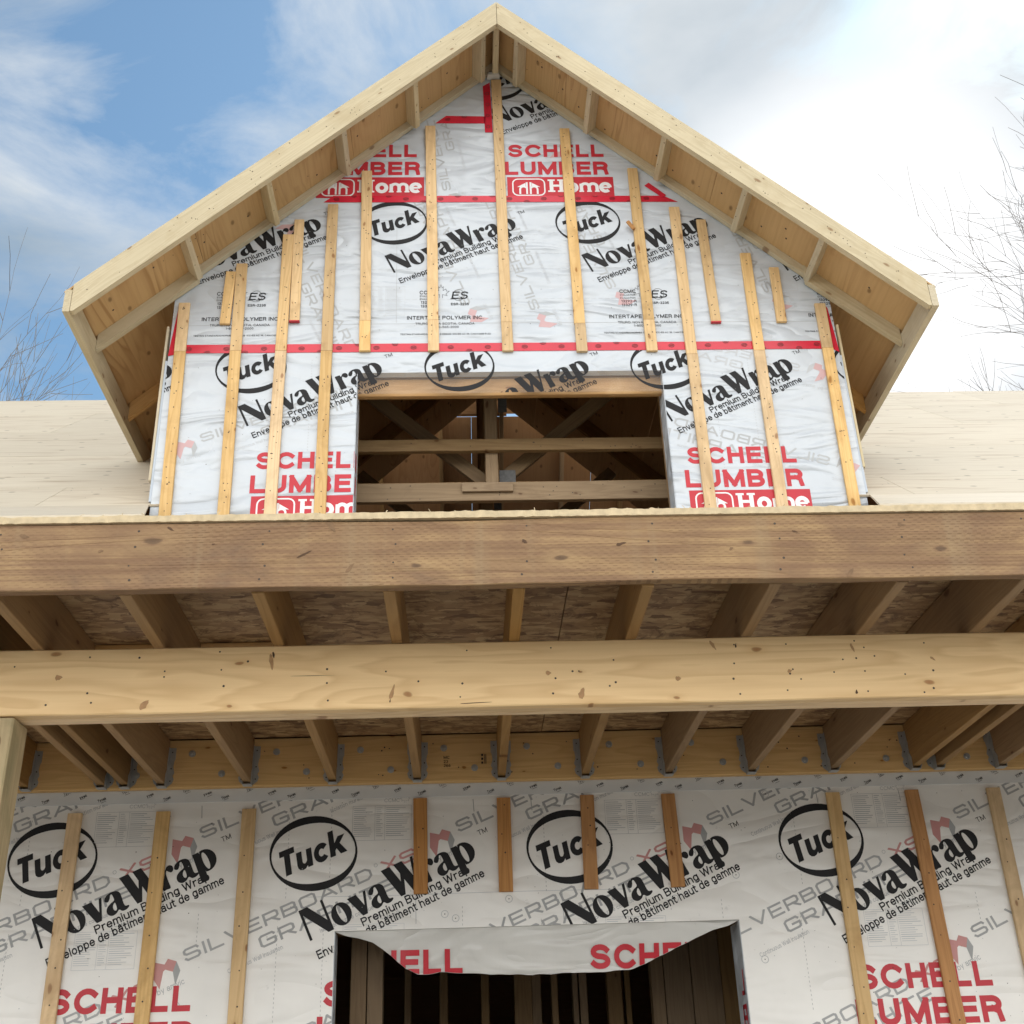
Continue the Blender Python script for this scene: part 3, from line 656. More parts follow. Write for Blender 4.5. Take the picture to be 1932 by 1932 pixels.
def boardprint(ink, x, z, ang=22.5, mat='grey', pmat='pink', small='grey2', logo=True, mirror=False, cap=.056, s=1.0):
    """what is printed on the foam board, showing through the wrap; (x, z) = foot of the S"""
    a = R(ang)
    sg = -1 if mirror else 1
    def at(u, v): return (x + sg*u*math.cos(a) - v*math.sin(a), z + sg*u*math.sin(a) + v*math.cos(a)) if not mirror else (x - u*math.cos(a) - v*math.sin(a), z - u*math.sin(a) + v*math.cos(a))
    kw = dict(font=SQ, ang=ang, mirror=mirror, w=.17, gap=.2)
    p = at(0, 0); ink.text('SILVERBOARD', *p, cap*s, mat, 0, fit=.91*s, **kw)
    p = at(.965*s, 0); ink.text('XS', *p, cap*s, pmat, 0, fit=.17*s, **kw)
    ink.stroke([(at(.94*s,.05*s)[0]+.008*math.cos(t), at(.94*s,.05*s)[1]+.008*math.sin(t)) for t in [i*.7 for i in range(10)]], .002, small, 0)
    p = at(.33*s, -.085*s); ink.text('GRAPHITE', *p, cap*s, mat, .02, fit=.66*s, **kw)
    p = at(.16*s, -.125*s); ink.text('Continuous Wall Insulation', *p, .02*s, small, 0, w=.13, ang=ang, mirror=mirror, fit=.26*s)
    p = at(.60*s, -.13*s); ink.text('Isolation murale continue', *p, .02*s, small, 0, w=.13, ang=ang, mirror=mirror, fit=.26*s)
    if logo:
        q = at(-.15*s, .0); amblogo(ink, q[0], q[1], s, ang=ang-22 if not mirror else -(22-ang), mirror=mirror, c1=pmat, c2=mat)
        q = at(-.155*s, -.085*s); ink.text('by amvic', *q, .026*s, small, 0, w=.12, ang=ang, mirror=mirror, fit=.125*s)
def datatable(ink, x0, z0, x1, z1, mat='grey3'):
    w = .0016
    for a, b in (((x0,z0),(x1,z0)),((x0,z1),(x1,z1)),((x0,z0),(x0,z1)),((x1,z0),(x1,z1)),((x0+(x1-x0)*.38,z0),(x0+(x1-x0)*.38,z1)),((x0+(x1-x0)*.55,z0),(x0+(x1-x0)*.55,z1))):
        ink.stroke([a, b], w, mat, 0, True)
    z = z1-.01
    while z > z0+.012:
        for (u0, u1) in ((.02,.36),(.40,.53),(.57,.98)):
            a = x0+(x1-x0)*u0; b = x0+(x1-x0)*u1; b = a+(b-a)*random.uniform(.5, 1)
            ink.stroke([(a,z),(b,z)], random.uniform(.002,.0034), mat, .05)
        z -= .0095
def dashes(ink, x, z0, z1, mat='grey'):
    z = z0
    while z < z1:
        ink.stroke([(x, z),(x, z+.009)], .0022, mat, .1); z += .019
def specks(ink, x0, x1, z0, z1, n):
    for _ in range(n):
        x, z, r = random.uniform(x0,x1), random.uniform(z0,z1), random.uniform(.001,.0028)
        ink.add([(x+r*math.cos(t), z+r*math.sin(t)) for t in (0,1.2,2.5,3.7,5)], random.choice(['grey','nail','grey2']), 1.4)
def dimple(ink, x, z, r=.016):
    ink.stroke([(x+r*math.cos(R(a)), z+r*math.sin(R(a))) for a in range(0, 361, 24)], .0025, 'grey2', .9)
    ink.add([(x+.003*math.cos(t), z+.003*math.sin(t)) for t in (0,1.2,2.5,3.7,5)], 'nail', 1)

# ================================================================== setting
gm, nt, b = newmat('trampled_ground')
tc = N(nt, 'ShaderNodeTexCoord'); n = N(nt, 'ShaderNodeTexNoise', i_Scale=.8, i_Detail=8.0); L(nt, tc.outputs['Object'], n.inputs['Vector'])
L(nt, ramp(nt, [(.3, (.34,.31,.26)), (.55, (.50,.47,.42)), (.75, (.62,.61,.58))], n.outputs['Fac']).outputs[0], b.inputs['Base Color']); b.inputs['Roughness'].default_value = .95
g = MB(); g.v = [(-400,-400,0),(400,-400,0),(400,400,0),(-400,400,0)]; g.f = [(0,1,2,3)]; g.m = [0]
tag(g.build('ground', gm), kind='structure')

# ------------------------------------------------------------------ constants of the house
XL, XR = -7.2, 8.2                     # gable ends of the main house
YW = 5.767                             # face of the lower wall
YD = 5.85                              # face of the dormer wall
XC, SL = .275, .945                    # dormer ridge x, roof slope
ZAP = 8.03                             # underside of the dormer sheathing at the ridge
XE0, XE1 = -2.15, 2.70                 # outer faces of the dormer eave boards
YB = 5.33                              # front face of the barge boards
RY, RZ, RS = 10.0, 8.0, .805           # main ridge and slope
def zroof(y): return RZ - RS*(RY-y)
def zdorm(x): return ZAP - SL*abs(x-XC)
DX0, DX1 = -1.70, 2.285                # dormer side faces
NSL = Vector((SL, 0, 1)).normalized()

# ================================================================== lower wall
wall = thing('house_wall', (0, YW, 0), 'lower front wall covered in printed white building wrap with brown furring strips and a doorway', 'wall')
DO = (-.607, 1.272, 2.398)
mb = MB()
x0, x1, zt = XL, XR, 3.30
for a, b_ in (((x0, YW, 0), (DO[0], YW+.05, zt)), ((DO[1], YW, 0), (x1, YW+.05, zt)), ((DO[0], YW, DO[2]), (DO[1], YW+.05, zt))): mb.box(a, b_, 0)
ink = Ink()
for k in range(-3, 5):
    cx = -.718 + 1.215*k + (.0 if k else 0)
    cell_head(ink, cx, 2.753); cell_store(ink, cx, 2.753); 
    cell_head(ink, cx+.0, 2.753-1.22); cell_cert(ink, cx, 2.753-1.22)
for k in range(-4, 5):
    boardprint(ink, -.030+1.215*k, 2.832); boardprint(ink, -.058+1.215*k, 2.283); boardprint(ink, -.03+1.215*k, 1.73)
    x = -.538+1.215*k
    datatable(ink, x, 2.806, x+.28, 2.969, 'grey2'); datatable(ink, x-.03, 2.262, x+.25, 2.425, 'grey3'); datatable(ink, x, 1.72, x+.28, 1.88, 'grey3')
    leaf(ink, x+.25, 3.0, .04, 'grey2', .1, .0015); leaf(ink, x+.22, 2.46, .04, 'grey2', .1, .0015); ink.text('CCMC', x+.15, 2.985, .018, 'grey2', .1, w=.12); ink.text('CCMC', x+.12, 2.445, .018, 'grey2', .1, w=.12)
    for dx, za, zb in ((-.30, 2.55, 2.95), (-.10, 2.6, 2.97), (-.33, 2.0, 2.42), (-.12, 2.0, 2.4), (.28, 2.45, 2.7), (.52, 2.35, 2.5)): dashes(ink, x+dx, za, zb)
specks(ink, -2.4, 3.2, 1.9, 3.0, 260)
for x, z in ((1.47,2.98),(1.28,2.60),(1.37,2.22),(-.70,2.47),(.62,2.45),(-.1,2.46),(.98,2.30+.2),(1.50,2.68),(-1.3,2.1),(2.2,2.5),(.2,2.52),(-.05,2.44)): dimple(ink, x, z)
ink.stroke([(-.75,2.553),(-.3,2.55),(.2,2.553),(.75,2.55)], .0022, 'grey3', .1)
for x in (-1.66+.4, -.235, .04, .32, 1.72, 2.13): ink.stroke([(x, 2.99),(x+.004, 2.93)], .0035, 'grey', .1); 
for x in (-.235, .45): ink.stroke([(x, 2.56),(x+.002, 2.42)], .0028, 'grey2', .1)
add_ink(mb, ink.clipped(planes=[(0,1,3.045),(0,-1,-1.3)], holes=[(DO[0], -1, DO[1], DO[2])]), YW)
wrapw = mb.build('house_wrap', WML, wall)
# framing behind
mb = MB()
for a, b_ in (((x0, YW+.052, 0), (DO[0]-.004, YW+.2, 3.3)), ((DO[1]+.004, YW+.052, 0), (x1, YW+.2, 3.3)), ((DO[0]-.004, YW+.052, DO[2]+.004), (DO[1]+.004, YW+.2, 3.3))): mb.box(a, b_)
mb.build('wall_framing', M['inner'], wall)
# wrap returned round the door jambs, with slivers of print
mb = MB()
mb.box((DO[0]-.003, YW+.003, 0), (DO[0]+.003, YW+.12, DO[2]-.004)); mb.build('jamb_wrap', WM, wall); mb = MB(); mb.box((DO[1]-.003, YW+.003, 0), (DO[1]+.003, YW+.205, DO[2]-.004))
jx = DO[1]-.0045
for (z0, z1, kind) in ((2.075, 2.185, 'L'), (1.925, 2.037, 'R')):
    def q(y, z): return (jx, y, z)
    for (a, b_) in (((5.80,z0),(5.82,z1)),((5.80,z0),(5.86,z0+.02))) if kind == 'L' else (((5.80,z0),(5.82,z1)),((5.82,z1-.02),(5.88,z1)),((5.86,z0+.05),(5.88,z1)),((5.82,z0+.045),(5.88,z0+.065)),((5.865,z0),(5.885,z0+.045))):
        n_ = len(mb.v); mb.v += [q(a[0],a[1]), q(b_[0],a[1]), q(b_[0],b_[1]), q(a[0],b_[1])]; mb.f.append((n_,n_+1,n_+2,n_+3)[::-1]); mb.m.append(MATKEYS.index('red'))
mb.build('jamb_wrap', WM, wall)
# loose flap hanging in the doorway
FL = [(-.604,2.396),(-.56,2.380),(-.496,2.367),(-.432,2.347),(-.336,2.28),(-.278,2.229),(-.231,2.205),(-.126,2.213),(.05,2.205),(.215,2.197),(.299,2.189),(.464,2.195),(.628,2.191),(.77,2.206),(.893,2.252),(1.048,2.32),(1.142,2.357),(1.222,2.375),(1.269,2.396)]
def fly(x, z):
    t = max(0, (2.397-z)/.2)
    return YW + .012 + .055*t**.7 + .018*t*math.sin(x*7.5+1) + .008*t*math.sin(x*19+z*8) + .012*t*mnoise.noise(Vector((x*7, 0, z*7)))
def flow(x):
    for (a, za), (b_, zb) in zip(FL, FL[1:]):
        if a <= x <= b_: return za + (zb-za)*(x-a)/(b_-a) + .006*mnoise.noise(Vector((x*14, 3, 0)))*min(1, (2.397-za)*12)
    return 2.396
mb = MB(); NX, NZ = 110, 16
for i in range(NX+1):
    x = -.602 + (1.268+.602)*i/NX; zl = flow(x)
    for j in range(NZ+1):
        z = 2.3975 + (zl-2.3975)*j/NZ; mb.v.append((x, fly(x, z), z))
for i in range(NX):
    for j in range(NZ):
        a = i*(NZ+1)+j; mb.f.append((a, a+1, a+NZ+2, a+NZ+1)); mb.m.append(MATKEYS.index('wrap_loose'))
ink = Ink()
for cx in (-.718, .497):
    ink.text('SCHELL', cx+.072, 2.205, .106, 'red', 1, w=.235, gap=.17, fit=.625)
outp = []
pp = ink.p; ink.p = []
for q, m_, l in pp:   # cut into narrow slices so the letters follow the folds and the curved hem
    xa, xb = min(p[0] for p in q), max(p[0] for p in q); nn = max(1, int((xb-xa)/.02))
    for k in range(nn):
        a, b_ = xa+(xb-xa)*k/nn, xa+(xb-xa)*(k+1)/nn
        r = clip_half(clip_half(q, -1, 0, -a) or [], 1, 0, b_) if clip_half(q, -1, 0, -a) else []
        if not r: continue
        sl = (flow(b_)-flow(a))/max(1e-6, b_-a)
        r = clip_half(r, sl, -1, sl*a-flow(a)-.001)
        if r: outp.append((r, m_, l))
add_ink(mb, outp, 0, yf=lambda x, z: fly(x, z)-.0045)
fo = mb.build('loose_wrap_flap', WM, wall, smooth=False)
fo['label'] = 'loose wrap flap drooping across the top of the doorway'
# white tape under the ledger
mb = MB(); mb.box((XL, YW-.004, 3.006), (XR, YW-.001, 3.066), MATKEYS.index('clear'))
ink = Ink(); x = -2.3; k = 0
while x < 3.3:
    z = 3.016+.018*((k*2) % 3) ; ink.text(['Tyvek','Tyvek','yvek'][k % 3], x+random.uniform(-.01,.01), z, .013, 'black', 1, w=.2, ang=20, fit=random.uniform(.034,.042)); ink.stroke([(x+.008,z-.003),(x+.03,z+.006)], .0015, 'black', 1)
    x += .105*random.uniform(.75, 1.15); k += 1
add_ink(mb, ink.clipped(planes=[(0,1,3.064),(0,-1,-3.007)]), YW-.004)
mb.build('seam_tape', WM, wall)
# furring strips of the lower wall
tops = [(141.5,1534.5),(307.5,1531),(470,1526),(792.5,1506),(950,1505),(1107,1500),(1260,1497.5),(1571,1495),(1720,1490),(1873.5,1486)]
shortbot = {3:(794,1686), 4:(955,1682), 5:(1116,1677), 6:(1280,1673)}
botx = {0:89, 1:266, 2:442, 7:1637, 8:1810}
for i, (px, py) in enumerate(tops):
    t = W(px, py, YW-.02); 
    if i in shortbot: bt = W(*shortbot[i], YW-.02); b2 = Vector((bt.x, bt.y, bt.z))
    else:
        if i in botx: bb = W(botx[i], 1932, YW-.02); dx = (bb.x-t.x)/(bb.z-t.z)
        else: dx = 0
        b2 = Vector((t.x + dx*(.15-t.z), t.y, .15))
    ln = (t-b2).length
    nails = [(u, random.uniform(-.014,.014)) for u in [ln*.08+k_*(.11 if i in shortbot else .16)+random.uniform(-.03,.03) for k_ in range(int(ln/(.12 if i in shortbot else .17)))] if .02 < u < ln-.02]
    for f in (YW-.0115,): pass
    board('furring_strip', wall, Vector((t.x, YW-.013, t.z)), Vector((b2.x, YW-.013, b2.z)), .066, .020, (0,-1,0), M['strip_red'] if i in (3, 4, 5, 6, 8) else M['strip'], nails)

# ================================================================== porch roof
ZJ = 3.079
porch = thing('porch_roof', (0, 3.4, ZJ), 'flat-ceilinged porch roof with brown treated fascia and open joists between fascia and wall', 'porch roof')
FX0, FX1 = -4.6, 5.6
nails = []
for k in range(-3, 12):
    u = -1.446+.4064*k+.019 - FX0
    if u > 0: nails += [(u+random.uniform(-.012,.012), y+random.uniform(-.006,.006)) for y in (-.085,-.035,.03,.085)]
def pm(px, py, D, zc, l, wd, ang, mi_): q = W(px, py, D); return (q.x+4.6, q.z-zc, l, wd, ang, mi_)
fmarks = [pm(*a) for a in ((575,1045,3.382,3.1945,.026,.004,28,3),(660,1072,3.382,3.1945,.02,.006,50,2),(990,1022,3.382,3.1945,.009,.006,-40,3),(1172,1026,3.382,3.1945,.017,.005,15,3),
    (47,1012,3.382,3.1945,.016,.007,-15,2),(322,998,3.382,3.1945,.012,.004,-35,3),(190,1040,3.382,3.1945,.009,.005,10,2),(625,992,3.382,3.1945,.026,.009,-60,2),(1605,1080,3.382,3.1945,.02,.006,55,2),(1500,1003,3.382,3.1945,.010,.003,-20,3),(1700,990,3.382,3.1945,.012,.006,0,2),(403,1027,3.382,3.1945,.006,.003,20,3),(1380,1035,3.382,3.1945,.008,.004,30,2))]
fmarks = [m_[:5] + ((4,) if m_[5] == 2 else (3,)) for m_ in fmarks]
board('fascia_board', porch, (FX0, 3.401, 3.1945), (FX1, 3.401, 3.1945), .225, .038, (0,-1,0), M['fascia'], nails, fmarks, wob=.004, seg=60)
# rough sheathing edge above the fascia
def ragged(name, parent, x0, x1, y0, y1, z0, z1, mats, amp=.004, step=.012):
    mb = MB(); n = int((x1-x0)/step); mb.v = []
    for i in range(n+1):
        x = x0+(x1-x0)*i/n
        a = amp*mnoise.noise(Vector((x*38, 1, 0)))+amp*.8*mnoise.noise(Vector((x*9, 5, 0))); b_ = amp*1.3*mnoise.noise(Vector((x*50, 9, 0)))
        mb.v += [(x, y0+b_, z0), (x, y0+b_*.5-.002, z1+a), (x, y1, z1), (x, y1, z0)]
    for i in range(n):
        for j in range(4):
            p = i*4+j; q = i*4+(j+1) % 4; mb.f.append((p, q, q+4, p+4)); mb.m.append(0)
    return mb.build(name, mats, parent)
ragged('sheathing_edge', porch, FX0, FX1, 3.372, 3.50, 3.3085, 3.330, [M['pale']])
# sheathing of the porch roof: steeper at both sides, shallow in front of the dormer
mb = MB()
def slab(mb, x0, x1, ya, za, yb, zb, t=.012): mb.prism([(x0,ya,za),(x1,ya,za),(x1,yb,zb),(x0,yb,zb)], (0,0,t))
xl_, xr_ = W(272, 973, 3.385).x, W(1662, 963, 3.385).x
for q_ in ([(XL,3.385,3.331),(xl_,3.385,3.331),(DX0-.01,5.85,4.658),(XL,5.85,4.658)], [(xr_,3.385,3.331),(XR,3.385,3.331),(XR,5.85,4.658),(DX1+.02,5.85,4.658)]): mb.prism(q_, (0,0,.012))
slab(mb, -1.755, 2.355, 3.385, 3.316, 5.84, 4.36)
mb.build('roof_sheathing', M['plyroof'], porch, ((0,3.5,3.33),(1,0,0),(0,-.5,1)))
# ceiling strand board on top of the joists
mb = MB()
for (a, b_) in ((-4.5,-2.06),(-2.056,.38),(.384,2.82),(2.824,5.5)): mb.box((a, 3.421, 3.300), (b_, 5.70, 3.311))
mb.build('ceiling_panel', M['osb'], porch)
# ledger
ledger = None
nl = [(random.uniform(2.5, 7.6), random.uniform(-.09,.09)) for _ in range(46)]
ledger = board('ledger_board', porch, (-4.5, 5.743, 3.185), (5.5, 5.743, 3.185), .232, .044, (0,-1,0), M['ledger'], nl, seg=20)
def bolt(x, z):
    mb = MB(); mb.disc((x, 5.7205, z), (0,-1,0), .0165, 16, 0, .003); mb.disc((x, 5.7175, z), (0,-1,0), .0085, 6, 0, .007); mb.disc((x,5.711,z),(0,-1,0),.004,8,0,.002)
    return mb.build('bolt', M['steel'], ledger)
for k in range(-4, 8): bolt(-.099+.4064*k, 3.232); bolt(.05+.4064*k, 3.131)
# grade stamps
mb = MB(); ink = Ink()
for j, tx in enumerate(('MC','23','266')): ink.text(tx, -.100, 3.178-.02*j, .014, 'nail', 1, w=.14)
for j in range(3): ink.rect(.083, 3.150+.019*j, .093, 3.161+.019*j, 'nail', 1)
for j in range(2): ink.stroke([(.10+.006*j, 3.15),(.10+.006*j, 3.197)], .003, 'nail', 1)
add_ink(mb, ink.p, 5.7205); mb.build('grade_stamp', WM, ledger)
def hanger(parent, x, side):
    mb = MB(); t = .0016; y1 = 5.7205
    for s in (-1, 1):
        xs_ = x+s*.0195
        mb.prism([(xs_, y1, 3.068), (xs_, y1-.045, 3.068), (xs_, y1-.05, 3.12), (xs_, y1-.028, 3.15), (xs_, y1-.03, 3.2), (xs_, y1-.02, 3.262), (xs_, y1, 3.262)], (s*t, 0, 0))
        fx = [(0,3.070),(.024,3.090),(.03,3.11),(.022,3.125),(.03,3.14),(.022,3.17),(.026,3.20),(.03,3.205),(.03,3.262),(0,3.262)]
        pts = [(xs_+s*a, y1-.0005, z) for a, z in fx]
        if s < 0: pts = pts[::-1]
        mb.prism(pts, (0,-t,0))
        for zz in (3.10, 3.16, 3.24): mb.disc((xs_+s*.014, y1-.003, zz), (0,-1,0), .0035, 6, 1, .0012)
    mb.box((x-.021, y1-.048, 3.0655), (x+.021, y1, 3.0675))
    return mb.build('joist_hanger', [M['steel'], M['nail']], parent)
jx = [-1.446+.4064*i for i in range(-3, 14)]
jl = [x for x in jx if x < -2.3] + [-2.085, -1.728, -1.62] + [x for x in jx if -1.5 < x < 2.25] + [2.33, 2.64] + [x for x in jx if x > 2.9]
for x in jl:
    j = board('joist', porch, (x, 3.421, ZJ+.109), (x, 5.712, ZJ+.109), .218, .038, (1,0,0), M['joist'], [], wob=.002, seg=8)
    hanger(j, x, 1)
for a, b_ in ((-1.427,-1.059),(-1.021,-.652)):   # blocking seen between the left joists
    board('blocking', porch, (a, 4.42, 3.262), (b_, 4.42, 3.262), .07, .03, (0,-1,0), M['beam'])
# ================================================================== beam and post
beam = thing('porch_beam', (0, 3.9, 2.845), 'long built-up pale pine beam carrying the porch joists, peppered with nail heads', 'beam')
bmarks = [pm(*a) for a in ((512,1250,3.875,2.963,.030,.007,-80,2),(516,1236,3.875,2.963,.012,.004,-80,3),(272,1330,3.875,2.963,.022,.010,50,2),(740,1305,3.875,2.963,.028,.006,75,2),(736,1322,3.875,2.963,.007,.002,80,3),(1098,1308,3.875,2.963,.022,.010,75,2),
    (111,1278,3.875,2.963,.012,.010,0,2),(590,1275,3.875,2.963,.075,.0009,0,3),(1280,1280,3.875,2.963,.010,.008,0,2),(1388,1218,3.875,2.963,.009,.003,80,3),(1490,1266,3.875,2.963,.009,.006,20,2),(1608,1222,3.875,2.963,.018,.005,-75,2),(1616,1305,3.875,2.963,.008,.005,80,3),(1345,1218,3.875,2.963,.02,.006,-60,2),(1035,1270,3.875,2.963,.010,.007,0,2),(900,1326,3.875,2.963,.06,.0014,2,3),(1760,1243,3.875,2.963,.012,.004,-40,2))]
for k, y in enumerate((3.895, 3.936, 3.977)):
    nails = []
    if k == 0:
        for x in (-1.62,-1.26,-.82,-.45,-.0,.32,.52,.94,1.12,1.38,1.62,2.0,2.3): nails += [(x+4.6+random.uniform(-.015,.015), yy+random.uniform(-.012,.012)) for yy in (-.085,-.03,.03,.085) if random.random() < .85]
        nails += [(random.uniform(2.9, 7.3), random.uniform(-.1,.1)) for _ in range(22)]
    board('beam_ply', beam, (-4.6, y, 2.963+.001*k), (5.6, y, 2.963+.001*k), .232-.002*k, .0395, (0,-1,0), M['beam'], nails, bmarks if k == 0 else (), wob=.0015, seg=40, ch=.004)
post = thing('porch_post', (-1.565, 3.95, 0), 'square greenish treated post holding up the left end of the porch beam', 'post')
board('post_shaft', post, (-1.563, 3.95, 0), (-1.563, 3.95, 2.843), .14, .14, (0,-1,0), M['post'], [(2.5,.02),(2.6,-.03)], ch=.006, seg=8)
mb = MB(); mb.box((-1.66, 3.85, 0), (-1.466, 4.05, .012)); mb.build('post_base', M['steel'], post)

# ================================================================== dormer
dorm = thing('dormer', (XC, YD, 4.5), 'large gabled dormer in printed white wrap with deep plywood eaves and open window hole', 'dormer')
WO = (-.595, 1.203, 4.30, 5.521)
gp = [(-SL, 1, ZAP - .05 + -SL*XC), (SL, 1, ZAP - .05 + SL*XC)]   # clip planes along the gable, (a, b, c): a*x + b*z <= c
gtop = ZAP - .02
def gable_poly(zb):
    zt0, zt1 = zdorm(DX0)-.02, zdorm(DX1)-.02
    return [(DX0, zb), (DX1, zb), (DX1, zt1), (XC, gtop), (DX0, zt0)]
def wall_slab(mb, y, t, mi):
    base = gable_poly(4.3)
    pcs = []
    pcs.append(clip_half(base, 1, 0, WO[0])); pcs.append(clip_half(base, -1, 0, -WO[1]))
    mid = clip_half(clip_half(base, 1, 0, WO[1]), -1, 0, -WO[0]); pcs.append(clip_half(mid, 0, -1, -WO[3]))
    for p in pcs: mb.prism([(x, y, z) for x, z in p], (0, t, 0), mi)
mb = MB(); wall_slab(mb, YD, .05, 0)
ink = Ink()
low, mid_, top = Ink(), Ink(), Ink()
for k in range(-1, 4): cell_head(low, -1.213+1.218*k, 5.56); (cell_store(low, -1.213+1.218*k, 5.56) if k > -1 else None)
boardprint(low, -1.455, 5.062, 21, 'grey2', 'pink2', 'grey3'); boardprint(low, 2.10, 4.86, -18, 'grey2', 'pink2', 'grey3', mirror=True, cap=.06); boardprint(low, 2.02, 5.50, -18, 'grey3', 'pink2', 'grey3', mirror=True)
boardprint(low, -1.58, 5.78, 21, 'grey3', 'pink2', 'grey3')
for x, a, b_ in ((-1.33,4.6,5.6),(-.86,5.0,5.62),(1.72,4.9,5.6),(1.5,4.7,5.3)): dashes(low, x, a, b_, 'grey2')
for k in range(-1, 4): cell_head(mid_, -1.613+1.222*k, 6.648); cell_cert(mid_, -1.613+1.222*k, 6.648)
for (x, z, a) in ((-1.02,6.50,-66),(.08,6.02,110),(.50,5.98,107),(.98,6.14,112),(1.95,6.1,108)): boardprint(mid_, x, z, a, 'grey2', 'pink2', 'grey3', cap=.06, logo=True)
datatable(mid_, -.58, 5.93, -.32, 6.15); datatable(mid_, 1.9, 6.1, 2.1, 6.3)
for z in (6.05, 6.28, 6.40, 6.55):
    x = -1.2
    while x < 1.9: mid_.stroke([(x, z),(x+.03, z+.0008)], .0018, 'grey3', .1); x += .042
mid_.stroke([(-1.6,5.868),(.1,5.872),(2.2,5.868)], .003, 'grey2', .1)
mid_.stroke([(-.37,5.88),(-.375,6.7)], .0022, 'grey2', .1)
for k in range(-1, 3): cell_head(top, .27+1.222*(k-1)+1.222, 7.872) if k == 0 else None
for k in (-1, 0): cell_store(top, .272+1.222*k, 7.872)
boardprint(top, -.03, 6.92, 100, 'grey2', 'pink2', 'grey3'); boardprint(top, .75, 7.12, -50, 'grey3', 'pink2', 'grey3')
specks(low, DX0, DX1, 4.6, 5.7, 150); specks(mid_, DX0, DX1, 5.7, 6.8, 170); specks(top, -.6, 1.2, 6.85, 7.8, 60)
sides = [(1,0,DX1),(-1,0,-DX0)]
hole = [(WO[0], 0, WO[1], WO[3])]
add_ink(mb, low.clipped(planes=gp+sides+[(0,1,5.70),(0,-1,-4.3)], holes=hole), YD)
add_ink(mb, mid_.clipped(planes=gp+sides+[(0,1,6.84),(0,-1,-5.69)]), YD)
# the small separate piece at the peak's left is blank
tp = top.clipped(planes=gp+[(0,-1,-6.85)], holes=[(-.9, 7.52, .245, 9)])
add_ink(mb, tp, YD)
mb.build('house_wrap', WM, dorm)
mb = MB(); wall_slab(mb, YD+.052, .165, 0); mb.build('wall_framing', M['inner'], dorm, ((0,YD+.1,4.3),(1,0,0),(0,-1,0)))
# wrap folded into the window hole; clear film with the print carries on below the header edge
mb = MB()
mb.box((WO[0]-.002, YD+.004, 4.3), (WO[0]+.004, YD+.15, WO[3]-.004), 0); mr = MB(); mr.box((WO[1]-.004, YD+.004, 4.3), (WO[1]+.002, YD+.155, WO[3]-.004), 0); mr.build('jamb_wrap', WM, dorm)
n_ = len(mb.v); jxx = WO[0]+.0055
for z0, z1 in ((4.885,4.995),(4.735,4.845)):
    n_ = len(mb.v); mb.v += [(jxx, YD+.02, z0),(jxx, YD+.07, z0),(jxx, YD+.07, z1),(jxx, YD+.02, z1)]; mb.f.append((n_,n_+1,n_+2,n_+3)); mb.m.append(MATKEYS.index('red'))
mb.build('jamb_wrap', WM, dorm)
mb = MB(); zf = 5.376
mb.prism([(WO[0]+.004, YD+.001, zf),(WO[1]-.004, YD+.001, zf),(WO[1]-.004, YD+.001, WO[3]-.001),(WO[0]+.004, YD+.001, WO[3]-.001)], (0,.001,0), MATKEYS.index('film'))
add_ink(mb, [p for p in low.clipped(planes=[(-1,0,-WO[0]-.005),(1,0,WO[1]-.005),(0,-1,-zf-.002),(0,1,WO[3])]) if p[1] == 'black'], YD+.001)
f_ = mb.build('header_film', WM, dorm)
# window header and trim
board('window_header', dorm, (WO[0]-.1, 6.02, WO[3]-.019), (WO[1]+.1, 6.02, WO[3]-.019), .13, .036, (0,0,-1), M['header'], wob=.001)
board('header_trim', dorm, (WO[0]-.02, YD+.075, WO[3]-.066), (WO[1]+.02, YD+.075, WO[3]-.066), .118, .03, (0,-1,0), M['header'], wob=.0015)
board('header_trim', dorm, (WO[0]-.02, 6.03, 5.485), (WO[1]+.02, 6.03, 5.485), .03, .038, (0,-1,0), M['lumber'])
# seam tapes
def tape(pts, name='seam_tape', marks=True, mat='tape'):
    mb = MB(); q = [(x, YD-.0035, z) for x, z in pts]; mb.prism(q, (0,.0015,0), MATKEYS.index(mat))
    if marks:
        ink = Ink(); xs_ = [p[0] for p in pts]; zs = [p[1] for p in pts]
        if max(xs_)-min(xs_) > max(zs)-min(zs):
            x = min(xs_)+.08; k = 0
            while x < max(xs_)-.06:
                zc = (min(zs)+max(zs))/2 + (0 if k % 2 == 0 else random.choice((-.026,.026)))
                ink.stroke([(x+.016*math.cos(R(a)), zc+.011*math.sin(R(a))) for a in range(0,361,30)], .0042, 'tapemark', 1); ink.stroke([(x-.01,zc),(x+.01,zc)], .005, 'tapemark', 1.2)
                x += .11; k += 1
        else:
            z = min(zs)+.05; xc = sum(xs_)/len(xs_)
            while z < max(zs)-.03: ink.stroke([(xc+.011*math.cos(R(a)), z+.012*math.sin(R(a))) for a in range(0,361,30)], .004, 'tapemark', 1); z += .1
        pl = []
        n = len(pts)
        for i in range(n):
            (xa, za), (xb, zb) = pts[i], pts[(i+1)%n]; a, b_ = zb-za, -(xb-xa); pl.append((a, b_, a*xa+b_*za))
        add_ink(mb, ink.clipped(planes=pl), YD-.0035)
    return mb.build(name, WM, dorm)
tape([(-1.665,5.668),(2.25,5.664),(2.25,5.722),(-1.665,5.728)])
tape([(-.84,6.815),(1.42,6.812),(1.33,6.862),(-.78,6.868)])
tape([(-.13,7.492),(.20,7.490),(.20,7.553),(-.06,7.558)])
tape([(.196,7.41),(.247,7.41),(.238,7.865),(.190,7.83)])
tape([(-1.702,5.650),(-1.655,5.662),(-1.655,6.02),(-1.672,6.0)], marks=False)
tape([(2.25,5.66),(2.286,5.64),(2.262,5.96),(2.245,6.0)], marks=False)
